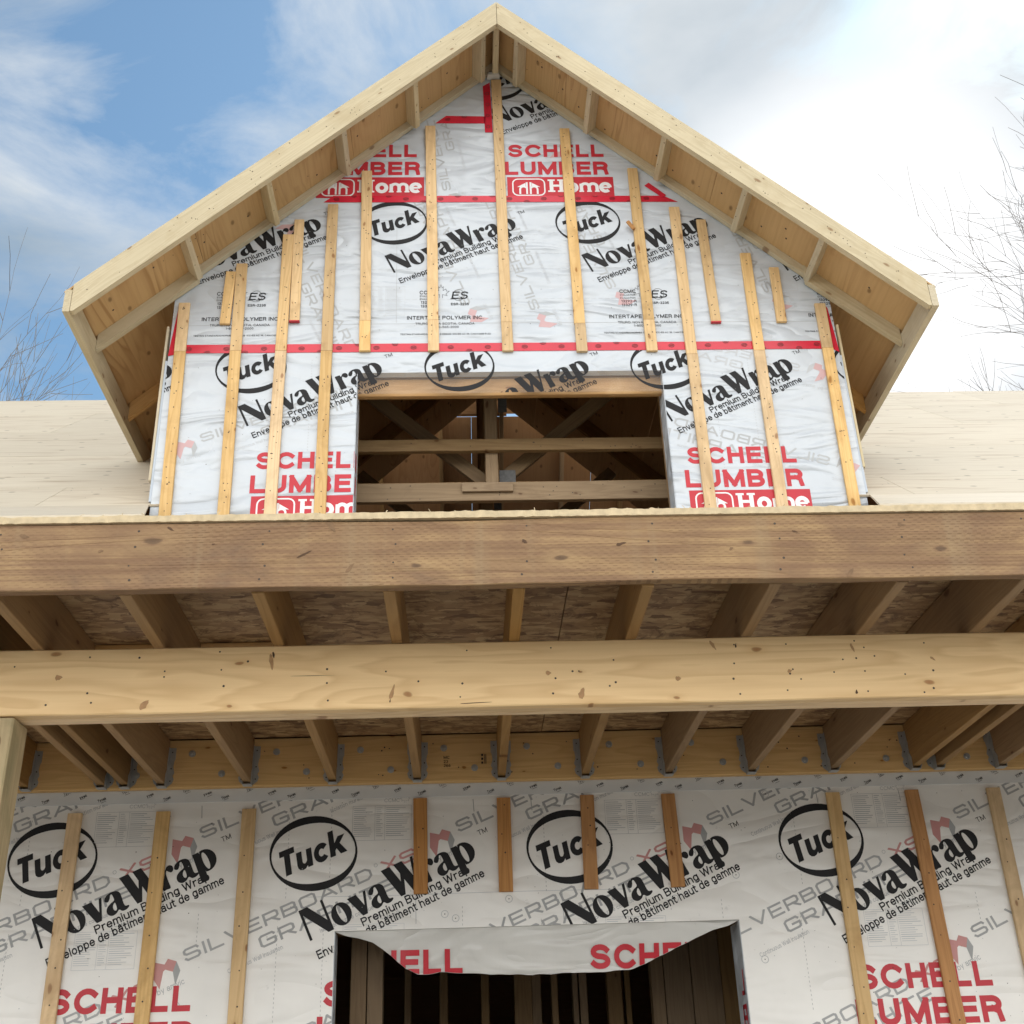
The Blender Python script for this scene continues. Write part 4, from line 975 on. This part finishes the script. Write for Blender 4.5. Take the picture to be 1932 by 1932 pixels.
mb = MB(); mb.prism([(1.215,YD-.006,6.945),(1.245,YD-.006,6.970),(1.35,YD-.006,6.865),(1.325,YD-.006,6.845)], (0,.0015,0), MATKEYS.index('tape')); mb.build('seam_tape', WM, dorm)
# furring strips of the dormer (photo x, y of the top; of the bottom; joint)
ST = [((348,571),(309,980),662),((456,497),(420,980),661),((436,512),(423.5,610),None),((544,442),(508,980),661),((565,414),(555,605.5),None),((628,385),(602,980),661),
      ((692,322),(688,661),604),((812,237),(818,661),603),((936,150),(958,661),607),((1065,242),(1098,662),609),((1193,317),(1231,661),602),((1272,390),(1344,975),667),
      ((1323,414),(1351.6,607),None),((1406,477),(1480,975),660),((1460,504),(1476,606),None),((1547,572),(1618,975),655)]
yb = YD-.014
for i, (t, b_, jn) in enumerate(ST):
    T_, B_ = W(*t, yb-.01), W(*b_, yb-.01)
    T_.y = B_.y = yb
    lim = zdorm(T_.x) - .095
    if T_.z > lim: T_.z = lim
    segs = [(T_, B_)]
    if jn:
        J = W(t[0]+(b_[0]-t[0])*(jn-t[1])/(b_[1]-t[1]), jn, yb-.01); J.y = yb
        segs = [(T_, J), (J+(B_-J).normalized()*.002, B_)]
    for s_, (a, c) in enumerate(segs):
        ln = (c-a).length
        nails = [(u, random.uniform(-.016,.016)) for u in [random.uniform(.03, ln-.03) for _ in range(int(ln/.075)+1)]]
        ww = .060 if i in (2,4,12,14) else .066
        board('furring_strip', dorm, a, c, ww, .020, (0,-1,0), M['strip'], nails, wob=.0016)
        if i == 4 or i == 12:
            e = MB(); e.box((c.x-.031, yb-.0108, c.z-.0018), (c.x+.031, yb+.009, c.z+.006)); e.build('red_paint_mark', M['red'], dorm)
board('wood_scrap', dorm, W(1184,418,yb-.02), W(1196,432,yb-.02), .022, .014, (0,-1,0), M['strip_red'])
# corner trims
for x, z0, z1, side in ((-1.7215, 4.82, 5.86, -1), (2.303, 4.85, 5.84, 1)):
    board('corner_trim', dorm, (x, YD+.03, z0), (x, YD+.03, z1), .07, .014, (side,0,0), M['barge'], wob=.002)
for xa, xb in ((-1.714,-1.7015),(2.2865,2.298)):
    mb = MB(); mb.box((xa, YD+.002, 4.69), (xb, YD+.06, 5.62)); mb.build('foam_edge', M['foam'], dorm)
# side walls
for xx in (DX0+.012, DX1-.13):
    mb = MB(); mb.prism([(xx, YD+.22, 4.2), (xx, YD+.22, 6.12), (xx, 7.75, 6.12), (xx, 7.6, 6.0)], (.118,0,0)); mb.build('side_wall', M['plyin'], dorm, ((xx,6,4.5),(0,1,0),(1,0,0)))
# gable ledgers, lookouts, barge boards, eave boards, rafter tails
for s in (-1, 1):
    xe = XE0 if s < 0 else XE1
    xw = DX0 if s < 0 else DX1
    def P(x, dz=0, y=0.0): return Vector((x, y, zdorm(x)+dz))
    vd = .089*math.sqrt(1+SL*SL)     # plumb depth of a 2x4 set square to the slope
    bd = .143*math.sqrt(1+SL*SL)
    # ledger on the wall
    mb = MB(); a, c = P(XC+s*.002, -.002), P(xw, -.002)
    vl = .066
    mb.prism([(a.x, YD-.006-.036, a.z),(c.x, YD-.042, c.z),(c.x, YD-.042, c.z-vl),(a.x, YD-.042, a.z-vl)], (0,.036,0)); 
    mb.build('gable_ledger', M['barge'], dorm, (P(XC,-.05,YD-.02), (s,0,-SL), (0,-1,0)))
    # barge board, mitred at the peak, cut plumb and level at the tail
    mb = MB(); a = P(XC+s*.0015, -.002); e = P(xe-s*.040, -.002)
    zb = 5.595
    # underside line z = zdorm(x) - bd
    xk = XC + s*(ZAP-bd-zb)/SL
    pts = [(a.x, YB, a.z),(e.x, YB, e.z),(e.x, YB, zb),(xk, YB, zb),(a.x, YB, a.z-bd)]
    mb.prism(pts, (0,.038,0))
    Ls = (Vector((e.x,0,e.z))-Vector((a.x,0,a.z))).length
    for _ in range(46):
        u = random.uniform(.03,.97); x = a.x+(e.x-a.x)*u; z = zdorm(x)-.002 - random.uniform(.02, bd-.02); mb.disc((x, YB-.0006, z), (0,-1,0), random.uniform(.0025,.0042), 6, 1)
    mb.build('barge_board', [M['barge'], M['nail']], dorm, (P(XC,-.1,YB), (s,0,-SL), (0,-1,0)))
    # eave fascia running back to the main roof
    ztop = zdorm(xe)+.0; yr = RY-(RZ-5.59)/RS
    ye = yr + (ztop-5.59)/RS
    x_in = xe - s*.038
    mb = MB(); mb.prism([(xe, YB-.002, 5.59),(xe, YB-.002, zdorm(xe)-.003),(xe, ye, zdorm(xe)-.003),(xe, yr, 5.59)], (-s*.038,0,0)); mb.build('eave_fascia', M['barge'], dorm, ((xe,YB,5.65),(0,1,0),(s,0,0)))
    # sheathing panels
    nrm = Vector((s*SL, 0, 1)).normalized(); seam = [0, .55, 1.77, 2.99, 3.6]
    Lfull = math.hypot(xe-XC, SL*(xe-XC))+.012
    cuts = ([0, .62, 1.84, Lfull] if s > 0 else [0, .5, 1.28, 2.5, Lfull])
    d = Vector((s, 0, -SL)).normalized()
    for k in range(len(cuts)-1):
        for (ya, yb2) in ((YB+.02, 7.5), (7.504, 9.95)):
            o_ = Vector((XC, 0, ZAP)); u0, u1 = cuts[k]+(.0015 if k else 0), cuts[k+1]-.0015
            p = [o_+d*u0, o_+d*u1]
            mb = MB(); mb.prism([(p[0].x, ya, p[0].z),(p[1].x, ya, p[1].z),(p[1].x, yb2, p[1].z),(p[0].x, yb2, p[0].z)], nrm*.011)
            if ya < 6:
                for _ in range(12):
                    uu = random.uniform(u0, u1); q = o_+d*uu; mb.disc(Vector((q.x, random.uniform(5.4, 5.82), q.z))-nrm*.0006, -nrm, random.choice([.003,.004,.007]), 7, 1)
            mb.build('sheathing_panel', [M['ply'], M['nail']], dorm, ((p[0].x, ya, p[0].z), (0,1,0), -nrm))
    # lookouts from barge to wall ledger, 2x4 on edge
    pxs = [(895,180),(771,252),(641,345),(505,438),(357,550)] if s < 0 else [(988,180),(1121,262),(1256,357),(1401,445),(1541,548)]
    for q in pxs:
        x = W(*q, YD-.04).x
        c = P(x, -.0015)-nrm*(.0445)
        board('lookout', dorm, (c.x, YB+.039, c.z), (c.x, YD-.043, c.z), .038, .089, -nrm, M['barge'], [(.1,.01),(.3,-.008)], seg=3)
    # rafter tails outside the side wall (the first lies in the plane of the gable wall)
    for k, yy in enumerate((5.845, 6.545, 7.15)):
        x0_, x1_ = (xw + (s*.0 if k == 0 else -s*.05)), xe - s*.040
        if k == 0: x0_ = xw - s*.14
        zc0, zc1 = zdorm(x0_)-.0015, zdorm(x1_)-.0015
        bot = 5.612
        xkk = XC + s*(ZAP-vd-bot)/SL
        dpt = vd
        pts = [(x0_, yy, zc0),(x1_, yy, zc1),(x1_, yy, max(bot, zc1-dpt)),(x0_, yy, zc0-dpt)]
        if k == 0: pts = [(x0_, yy-.043, zc0),(x1_, yy-.043, zc1),(x1_, yy-.043, zc1-dpt*.9),(x0_, yy-.043, zc0-dpt)]
        mb = MB(); mb.prism(pts, (0,.036,0)); mb.build('rafter_tail', M['barge'] if k == 0 else M['lumber'], dorm, ((x0_,yy,zc0),(s,0,-SL),(0,-1,0)))
# ridge lookout
board('lookout', dorm, (XC, YB+.039, ZAP-.075), (XC, YD-.043, ZAP-.075), .040, .11, (0,0,-1), M['barge'], [(.2,.0)], seg=3)
mb = MB(); mb.prism([(XC-.055, YD-.05, 7.885),(XC+.03, YD-.05, 7.885),(XC+.02, YD-.05, 7.91),(XC-.045, YD-.05, 7.91)], (0,.045,0)); mb.build('wrap_tuck', M['wrap_loose'], dorm)

# ================================================================== main roof
roof = thing('main_roof', (0, RY, RZ), 'pale plywood main roof rising behind both sides of the dormer', 'roof')
sl_d = Vector((0, 1, RS)).normalized(); nr = Vector((0, -RS, 1)).normalized()
y_low = 5.845; Lr = math.hypot(RY-y_low, RS*(RY-y_low))
rows = [0, .55, 1.77, 2.99, 4.21, Lr]
o_ = Vector((0, y_low, zroof(y_low)))
for r in range(5):
    u0, u1 = rows[r]+(.0015 if r else 0), rows[r+1]-.0015
    x = XL - (.9 if r % 2 else 0)
    while x < XR:
        xa, xb = max(x, XL), min(x+2.437, XR); x += 2.44
        for (ca, cb) in ((xa, min(xb, DX0+.05)), (max(xa, DX1-.05), xb)):
            if cb-ca < .05: continue
            lift = 0.0
            a, c = o_+sl_d*u0, o_+sl_d*(u1 + (.03 if (r == 4 and ca > 3.6) else 0))
            mb = MB(); mb.prism([(ca, a.y, a.z+lift),(cb, a.y, a.z+lift),(cb, c.y, c.z+lift),(ca, c.y, c.z+lift)], nr*.011)
            for _ in range(6):
                px_ = random.uniform(ca, cb); uu = random.uniform(u0, u1); q = o_+sl_d*uu; mb.disc(Vector((px_, q.y, q.z+lift))+nr*.0117, nr, .004, 6, 1)
            mb.build('sheathing_panel', [M['plyroof'], M['nail']], roof, ((ca, a.y, a.z), (1,0,0), nr))
# rear slope, with the ridge gap left open here and there
bd_ = Vector((0, 1, -RS)).normalized(); nb = Vector((0, RS, 1)).normalized()
UG = (RZ - W(970, 783, 10.15).z)/RS*math.sqrt(1+RS*RS) - .01
xs = XL
while xs < XR:
    xe_ = min(xs+1.217, XR)
    for (u0, u1) in ((UG+.032, 2.6), (2.604, 6.6)):
        a, c = Vector((0,RY,RZ))+bd_*u0, Vector((0,RY,RZ))+bd_*u1
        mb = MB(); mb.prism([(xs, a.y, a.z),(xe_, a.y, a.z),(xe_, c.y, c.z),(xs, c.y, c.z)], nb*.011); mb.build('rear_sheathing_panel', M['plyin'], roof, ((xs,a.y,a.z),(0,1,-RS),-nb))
    xs += 1.22
gaps = [W(805,783,RY).x, W(822,783,RY).x, W(957,783,RY).x, W(981,783,RY).x, W(984,783,RY).x, W(1036,783,RY).x, W(1068,783,RY).x, W(1096,783,RY).x]
cl = [XL]+gaps+[XR]
for i in range(0, len(cl), 2):
    a, c = Vector((0,RY,RZ))+bd_*UG, Vector((0,RY,RZ))+bd_*(UG+.036)
    mb = MB(); mb.prism([(cl[i], a.y, a.z+.013),(cl[i+1], a.y, a.z+.013),(cl[i+1], c.y, c.z+.013),(cl[i], c.y, c.z+.013)], nb*.011); mb.build('ridge_cap_board', M['plyin'], roof, ((cl[i],a.y,a.z),(1,0,0),nb))
mb = MB(); a, c = Vector((0,RY,RZ)), Vector((0,RY,RZ))+bd_*UG; mb.prism([(XL, a.y, a.z),(XR, a.y, a.z),(XR, c.y, c.z),(XL, c.y, c.z)], nb*.011); mb.build('rear_sheathing_panel', M['plyin'], roof, ((XL,a.y,a.z),(1,0,0),-nb))
for k in range(24):
    x = XL+.3+.61*k; a, c = Vector((x,RY+.03,RZ-.10)), Vector((x,RY+5.2,RZ-.10-RS*5.17))
    board('rear_rafter', roof, a, c, .14, .038, (1,0,0), M['inner'], seg=2)
    if x < DX0 or x > DX1:
        a, c = Vector((x,RY-.03,RZ-.12)), Vector((x,6.05,zroof(6.05)-.10)); board('front_rafter', roof, a, c, .14, .038, (1,0,0), M['inner'], seg=2)
for a_, b_ in ((XL, DX0), (DX1, XR)): board('ridge_board', roof, (a_, RY, RZ-.22), (b_, RY, RZ-.22), .14, .038, (0,-1,0), M['inner'])

# ================================================================== inside the attic
trs = None
def truss(y, first):
    t = thing('roof_truss', (XC, y, 4.9), 'timber roof truss just behind the dormer window with central post and crossing webs' if first else 'timber roof truss standing deeper inside the dark dormer attic', 'truss', 'roof trusses inside the dormer')
    k = y
    A = lambda px, py: W(px, py, 6.45) + Vector((0, y-6.45, 0))
    m_ = M['inner']
    z0 = W(960, 928, 6.45).z
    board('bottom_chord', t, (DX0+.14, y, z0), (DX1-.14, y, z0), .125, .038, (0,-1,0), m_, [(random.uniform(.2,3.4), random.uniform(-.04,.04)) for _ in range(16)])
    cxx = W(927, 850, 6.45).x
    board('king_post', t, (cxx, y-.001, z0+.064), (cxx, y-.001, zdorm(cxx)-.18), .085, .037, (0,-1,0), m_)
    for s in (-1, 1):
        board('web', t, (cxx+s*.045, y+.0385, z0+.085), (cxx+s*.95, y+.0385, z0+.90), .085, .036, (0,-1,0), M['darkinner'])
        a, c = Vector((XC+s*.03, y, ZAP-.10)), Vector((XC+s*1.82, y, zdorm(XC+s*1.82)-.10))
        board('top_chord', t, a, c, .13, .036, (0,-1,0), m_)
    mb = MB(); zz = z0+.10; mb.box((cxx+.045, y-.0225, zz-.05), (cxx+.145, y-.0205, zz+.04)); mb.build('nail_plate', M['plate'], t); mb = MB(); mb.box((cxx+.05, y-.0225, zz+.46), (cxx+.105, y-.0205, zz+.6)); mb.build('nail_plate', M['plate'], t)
    return t
t0 = truss(6.45, True)
deep = ['timber roof truss second in line behind the dormer window, seen through the first', 'timber roof truss deepest inside the dark dormer attic, third in line']
for i in range(2):
    r = t0.copy(); COL.objects.link(r); r.location = t0.location + Vector((0, 1.35*(i+1), 0)); r['label'] = deep[i]
    for ch in list(t0.children):
        if i >= 1 and ch.name.startswith('bottom_chord'): pass
        c = ch.copy(); COL.objects.link(c); c.parent = r
rail = thing('attic_rail', (XC, 6.30, W(960,840,6.3).z), 'long horizontal timber rail crossing the dormer opening above the lower chord', 'timber rail')
zz = W(960, 841, 6.33).z
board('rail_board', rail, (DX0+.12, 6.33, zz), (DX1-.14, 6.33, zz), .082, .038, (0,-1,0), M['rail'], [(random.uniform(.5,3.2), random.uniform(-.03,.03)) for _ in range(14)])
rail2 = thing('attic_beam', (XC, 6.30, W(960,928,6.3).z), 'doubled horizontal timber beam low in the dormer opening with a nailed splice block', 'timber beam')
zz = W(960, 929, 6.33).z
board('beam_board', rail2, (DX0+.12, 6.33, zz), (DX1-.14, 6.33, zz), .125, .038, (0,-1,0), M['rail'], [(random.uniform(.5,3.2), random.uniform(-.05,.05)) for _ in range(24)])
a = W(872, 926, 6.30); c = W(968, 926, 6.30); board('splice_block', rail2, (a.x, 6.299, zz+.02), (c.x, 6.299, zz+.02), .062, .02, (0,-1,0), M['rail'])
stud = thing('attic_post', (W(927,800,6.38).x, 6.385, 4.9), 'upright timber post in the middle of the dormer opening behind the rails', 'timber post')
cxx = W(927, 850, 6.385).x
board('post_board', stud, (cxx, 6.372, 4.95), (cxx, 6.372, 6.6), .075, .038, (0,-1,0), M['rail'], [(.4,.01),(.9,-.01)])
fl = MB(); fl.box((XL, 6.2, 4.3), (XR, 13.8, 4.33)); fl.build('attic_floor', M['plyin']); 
tag(bpy.data.objects['attic_floor'], 'brown plywood attic floor behind the dormer window', 'floor', kind='structure')

# ================================================================== inside the ground floor
for nm, a, b_, lab in (('side_wall', (XL, YW+.05, 0), (XL+.15, 14.2, 4.3), 'left end wall of the house'), ('side_wall', (XR-.15, YW+.05, 0), (XR, 14.2, 4.3), 'right end wall of the house'), ('rear_wall', (XL+.152, 14.05, 0), (XR-.152, 14.2, 4.3), 'rear wall of the house')):
    m_ = MB(); m_.box(a, b_); o = m_.build(nm, M['plyin']); tag(o, lab, 'wall', kind='structure')
m_ = MB(); m_.box((XL+.16, YW+.21, .0), (XR-.16, 14.0, .15)); tag(m_.build('floor', M['concrete']), 'grey concrete floor inside the house', 'floor', kind='structure')
part = thing('stud_partition', (.3, 7.4, .15), 'dim interior partition of bare timber studs seen through the doorway', 'stud wall')
q1 = lambda x, y: ((780+x*540/1932)*.7728, (2180+y*540/1932)*.7728)
q2 = lambda x, y: ((1300+x*600/1932)*.7728, (2180+y*600/1932)*.7728)
def studs(y, prs, fn, mat, z1=3.2, parent=part, yy=900):
    for xa, xb in prs:
        a, c = W(*fn(xa, yy), y).x, W(*fn(xb, yy), y).x
        board('stud', parent, ((a+c)/2, y, .2), ((a+c)/2, y, z1), max(.03, c-a), .09, (0,-1,0), mat, seg=2)
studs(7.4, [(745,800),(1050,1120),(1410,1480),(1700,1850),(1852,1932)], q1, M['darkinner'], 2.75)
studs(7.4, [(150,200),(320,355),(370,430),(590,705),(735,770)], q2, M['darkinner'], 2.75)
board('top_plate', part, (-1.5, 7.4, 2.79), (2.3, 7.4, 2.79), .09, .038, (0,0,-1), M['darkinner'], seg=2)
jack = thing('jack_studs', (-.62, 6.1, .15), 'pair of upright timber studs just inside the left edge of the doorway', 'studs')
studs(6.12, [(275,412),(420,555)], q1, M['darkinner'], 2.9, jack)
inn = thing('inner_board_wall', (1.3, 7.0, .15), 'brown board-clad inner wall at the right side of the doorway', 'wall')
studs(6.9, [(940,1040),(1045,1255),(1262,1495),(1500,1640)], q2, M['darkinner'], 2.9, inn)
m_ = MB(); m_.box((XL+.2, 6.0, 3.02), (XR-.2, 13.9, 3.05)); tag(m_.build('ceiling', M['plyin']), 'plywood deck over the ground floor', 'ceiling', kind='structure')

# ================================================================== wood shavings on the porch edge
mb = MB()
for _ in range(170):
    x = random.choice([random.gauss(-1.1,.18), random.gauss(-.85,.1), random.gauss(-.2,.3), random.uniform(-2,3), random.gauss(1.0,.2), random.gauss(.62,.1)])
    y = random.uniform(3.378, 3.44); z = 3.332; p = Vector((x, y, z)); a = random.uniform(0, 6.28); d = Vector((math.cos(a), math.sin(a)*.4, random.uniform(.1,.9))).normalized()
    w_ = Vector((-d.z, 0, d.x))*random.uniform(.0008,.002); n0 = len(mb.v); l = random.uniform(.008,.022); k = 4
    for i in range(k+1):
        q = p + d*l*i/k + Vector((0, 0, math.sin(i/k*3)*.004)); mb.v += [tuple(q-w_), tuple(q+w_)]
    for i in range(k): mb.f.append((n0+2*i, n0+2*i+1, n0+2*i+3, n0+2*i+2)); mb.m.append(0)
tag(mb.build('wood_shavings', M['pale']), 'curled pale wood shavings and splinters along the porch roof edge', 'shavings', kind='stuff')

# ================================================================== bare trees
def bare_tree(loc, h, label, seed, lean=0, spread=1.0, trunk_r=.22, levels=6, first=.35, dirbias=None, twig=.007):
    rng = random.Random(seed)
    t = thing('bare_tree', loc, label, 'tree', 'leafless trees behind the house')
    tr, cr = MB(), MB()
    def tube(mb, p, q, r0, r1, k):
        d = (q-p).normalized(); a = d.orthogonal().normalized(); b_ = d.cross(a); n = len(mb.v)
        for c, r in ((p, r0), (q, r1)):
            for i in range(k): mb.v.append(tuple(c + (a*math.cos(2*math.pi*i/k)+b_*math.sin(2*math.pi*i/k))*r))
        for i in range(k): j = (i+1) % k; mb.f.append((n+i, n+j, n+k+j, n+k+i)); mb.m.append(0)
    def grow(p, d, r, ln, lv):
        mb = tr if lv == 0 else cr; n = 4 if lv < 3 else 3; k = 8 if lv == 0 else (5 if lv < 3 else 3)
        for i in range(n):
            d = (d + Vector((rng.gauss(0,.13), rng.gauss(0,.13), rng.gauss(0,.10)+.03))*(1 if lv else .3)).normalized()
            q = p + d*(ln/n); r1 = max(twig*.5, r*(.86 if lv else .9)); tube(mb, p, q, r, r1, k)
            if lv < levels and (lv > 0 or i >= n-2):
                for _ in range(1 if lv > 1 else 2):
                    ax = Vector((rng.gauss(0,1), rng.gauss(0,1), rng.gauss(0,.5))).normalized(); nd = (d + ax*rng.uniform(.5,.95)*spread).normalized()
                    if nd.z < -.1: nd.z *= -.5
                    grow(q, nd, max(twig, r1*rng.uniform(.5,.68)), ln*rng.uniform(.55,.78), lv+1)
            p = q; r = r1
        if lv < levels: grow(p, d, r*.85, ln*.72, lv+1)
    grow(Vector((0,0,0))+Vector(loc), Vector((lean,0,1)).normalized(), trunk_r, h*first, 0)
    tr.build('trunk', M['bark'], t); cr.build('crown', M['bark'], t)
    return t
def tp_(px, py, D): return W(px, py, D)
q = tp_(-200, 470, 20); bare_tree((q.x, 20, 0), q.z*.84, 'nearest leafless tree at the left edge, its twigs fanning over the roof', 3, spread=.85, twig=.005, levels=6)
q = tp_(-50, 560, 27); bare_tree((q.x, 27, 0), q.z*.88, 'leafless grey tree at the left edge standing behind a nearer one', 11, spread=.75, twig=.008, levels=5)
q = tp_(70, 735, 34); bare_tree((q.x, 34, 0), q.z*.88, 'small leafless tree tips just showing above the left roof ridge', 21, spread=.75, twig=.010, levels=5)
q = tp_(2300, 440, 18); bare_tree((q.x, 18, 0), q.z*1.03, 'leafless tree reaching thin branches in from the right edge', 5, spread=1.0, twig=.0055, levels=6)

# ================================================================== sky
world = bpy.data.worlds.new('World'); sc.world = world; world.use_nodes = True
nt = world.node_tree; bg = nt.nodes['Background']
SUN_EL, SUN_AZ = R(42), R(38)     # azimuth measured from +y towards +x: behind the house, to the right
sky = N(nt, 'ShaderNodeTexSky'); sky.sky_type = 'NISHITA'; sky.sun_disc = False; sky.sun_elevation = SUN_EL; sky.sun_rotation = SUN_AZ
sky.air_density = 1.3; sky.dust_density = 1.0; sky.ozone_density = 2.0
tc = N(nt, 'ShaderNodeTexCoord')
nrmv = N(nt, 'ShaderNodeVectorMath', operation='NORMALIZE'); L(nt, tc.outputs['Generated'], nrmv.inputs[0])
mp = N(nt, 'ShaderNodeMapping'); mp.inputs['Scale'].default_value = (1.0, 1.0, 2.4); mp.inputs['Rotation'].default_value = (0, R(-38), 0); mp.inputs['Location'].default_value = (2.3, .7, .4)
L(nt, nrmv.outputs[0], mp.inputs['Vector'])
c1 = N(nt, 'ShaderNodeTexNoise', i_Scale=3.4, i_Detail=10.0, i_Roughness=.60, i_Distortion=.6); L(nt, mp.outputs[0], c1.inputs['Vector'])
c2 = N(nt, 'ShaderNodeTexNoise', i_Scale=1.3, i_Detail=3.0, i_Roughness=.5, i_Distortion=.3); L(nt, mp.outputs[0], c2.inputs['Vector'])
sd = Vector((math.sin(SUN_AZ)*math.cos(SUN_EL), math.cos(SUN_AZ)*math.cos(SUN_EL), math.sin(SUN_EL)))
gd = (FW + RT*(640/2243) + UP*(440/2243)).normalized()
dot = N(nt, 'ShaderNodeVectorMath', operation='DOT_PRODUCT'); L(nt, nrmv.outputs[0], dot.inputs[0]); dot.inputs[1].default_value = gd
glow = ramp(nt, [(.0, (0,)*3), (.955, (.0,)*3), (.982, (.22,)*3), (.996, (.9,)*3)], dot.outputs['Value']).outputs[0]
cover = math_(nt, 'ADD', math_(nt, 'MULTIPLY', c1.outputs['Fac'], .75), math_(nt, 'MULTIPLY', c2.outputs['Fac'], .30))
cover = math_(nt, 'ADD', cover, math_(nt, 'MULTIPLY', glow, .35))
mask = ramp(nt, [(.42, (.0,)*3), (.50, (.4,)*3), (.63, (1,)*3)], cover).outputs[0]
cshade = N(nt, 'ShaderNodeTexNoise', i_Scale=2.6, i_Detail=6.0, i_Roughness=.5); L(nt, mp.outputs[0], cshade.inputs['Vector'])
CL = 5.3
cloud = mixc(nt, ramp(nt, [(.36, (0,)*3), (.62, (1,)*3)], cshade.outputs['Fac']).outputs[0], (CL*.50, CL*.64, CL*.77), (CL*1.22, CL*1.28, CL*1.32))
cloud = mixc(nt, glow, cloud, (CL*2.0, CL*2.0, CL*2.0))
bk = N(nt, 'ShaderNodeVectorMath', operation='DOT_PRODUCT'); L(nt, nrmv.outputs[0], bk.inputs[0]); bk.inputs[1].default_value = (0, -1, 0)
back = ramp(nt, [(0, (0,)*3), (.12, (0,)*3), (.6, (1,)*3)], bk.outputs['Value']).outputs[0]
sxyz = N(nt, 'ShaderNodeSeparateXYZ'); L(nt, nrmv.outputs[0], sxyz.inputs[0])
low_ = ramp(nt, [(0, (1,)*3), (.42, (1,)*3), (.8, (.25,)*3)], sxyz.outputs[2]).outputs[0]
cloud = mixc(nt, back, cloud, mixc(nt, low_, (CL*.8, CL*.8, CL*.8), (CL*4.6, CL*4.55, CL*4.4))); mask = math_(nt, 'MAXIMUM', mask, back)
skyb = mixc(nt, .12, mixc(nt, 1.0, sky.outputs[0], (.80, 1.08, 1.16), 'MULTIPLY'), (CL*.62, CL*.74, CL*.84))
zen = ramp(nt, [(0, (1,)*3), (.80, (1,)*3), (.92, (.45,)*3)], sxyz.outputs[2]).outputs[0]
L(nt, mixc(nt, 1.0, mixc(nt, mask, skyb, cloud), zen, 'MULTIPLY'), bg.inputs['Color']); bg.inputs['Strength'].default_value = .15
sun = bpy.data.lights.new('sun', 'SUN'); sun.energy = .75; sun.angle = R(14); sun.color = (1, .95, .88)
so = bpy.data.objects.new('sun', sun); COL.objects.link(so); so.rotation_euler = (-sd).to_track_quat('-Z', 'Y').to_euler()

# ================================================================== camera
cam = bpy.data.cameras.new('camera'); cam.sensor_fit = 'HORIZONTAL'; cam.sensor_width = 36; cam.lens = 36*FOC; cam.clip_start = .05; cam.clip_end = 2000
co = bpy.data.objects.new('camera', cam); COL.objects.link(co)
co.matrix_world = Matrix.Translation((0, 0, CAMZ)) @ Matrix((RT, UP, -FW)).transposed().to_4x4()
sc.camera = co
sc.view_settings.view_transform = 'Standard'; sc.view_settings.look = 'None'; sc.view_settings.exposure = -0.26; sc.view_settings.gamma = 1.0
sc.cycles.max_bounces = 8; sc.cycles.diffuse_bounces = 5
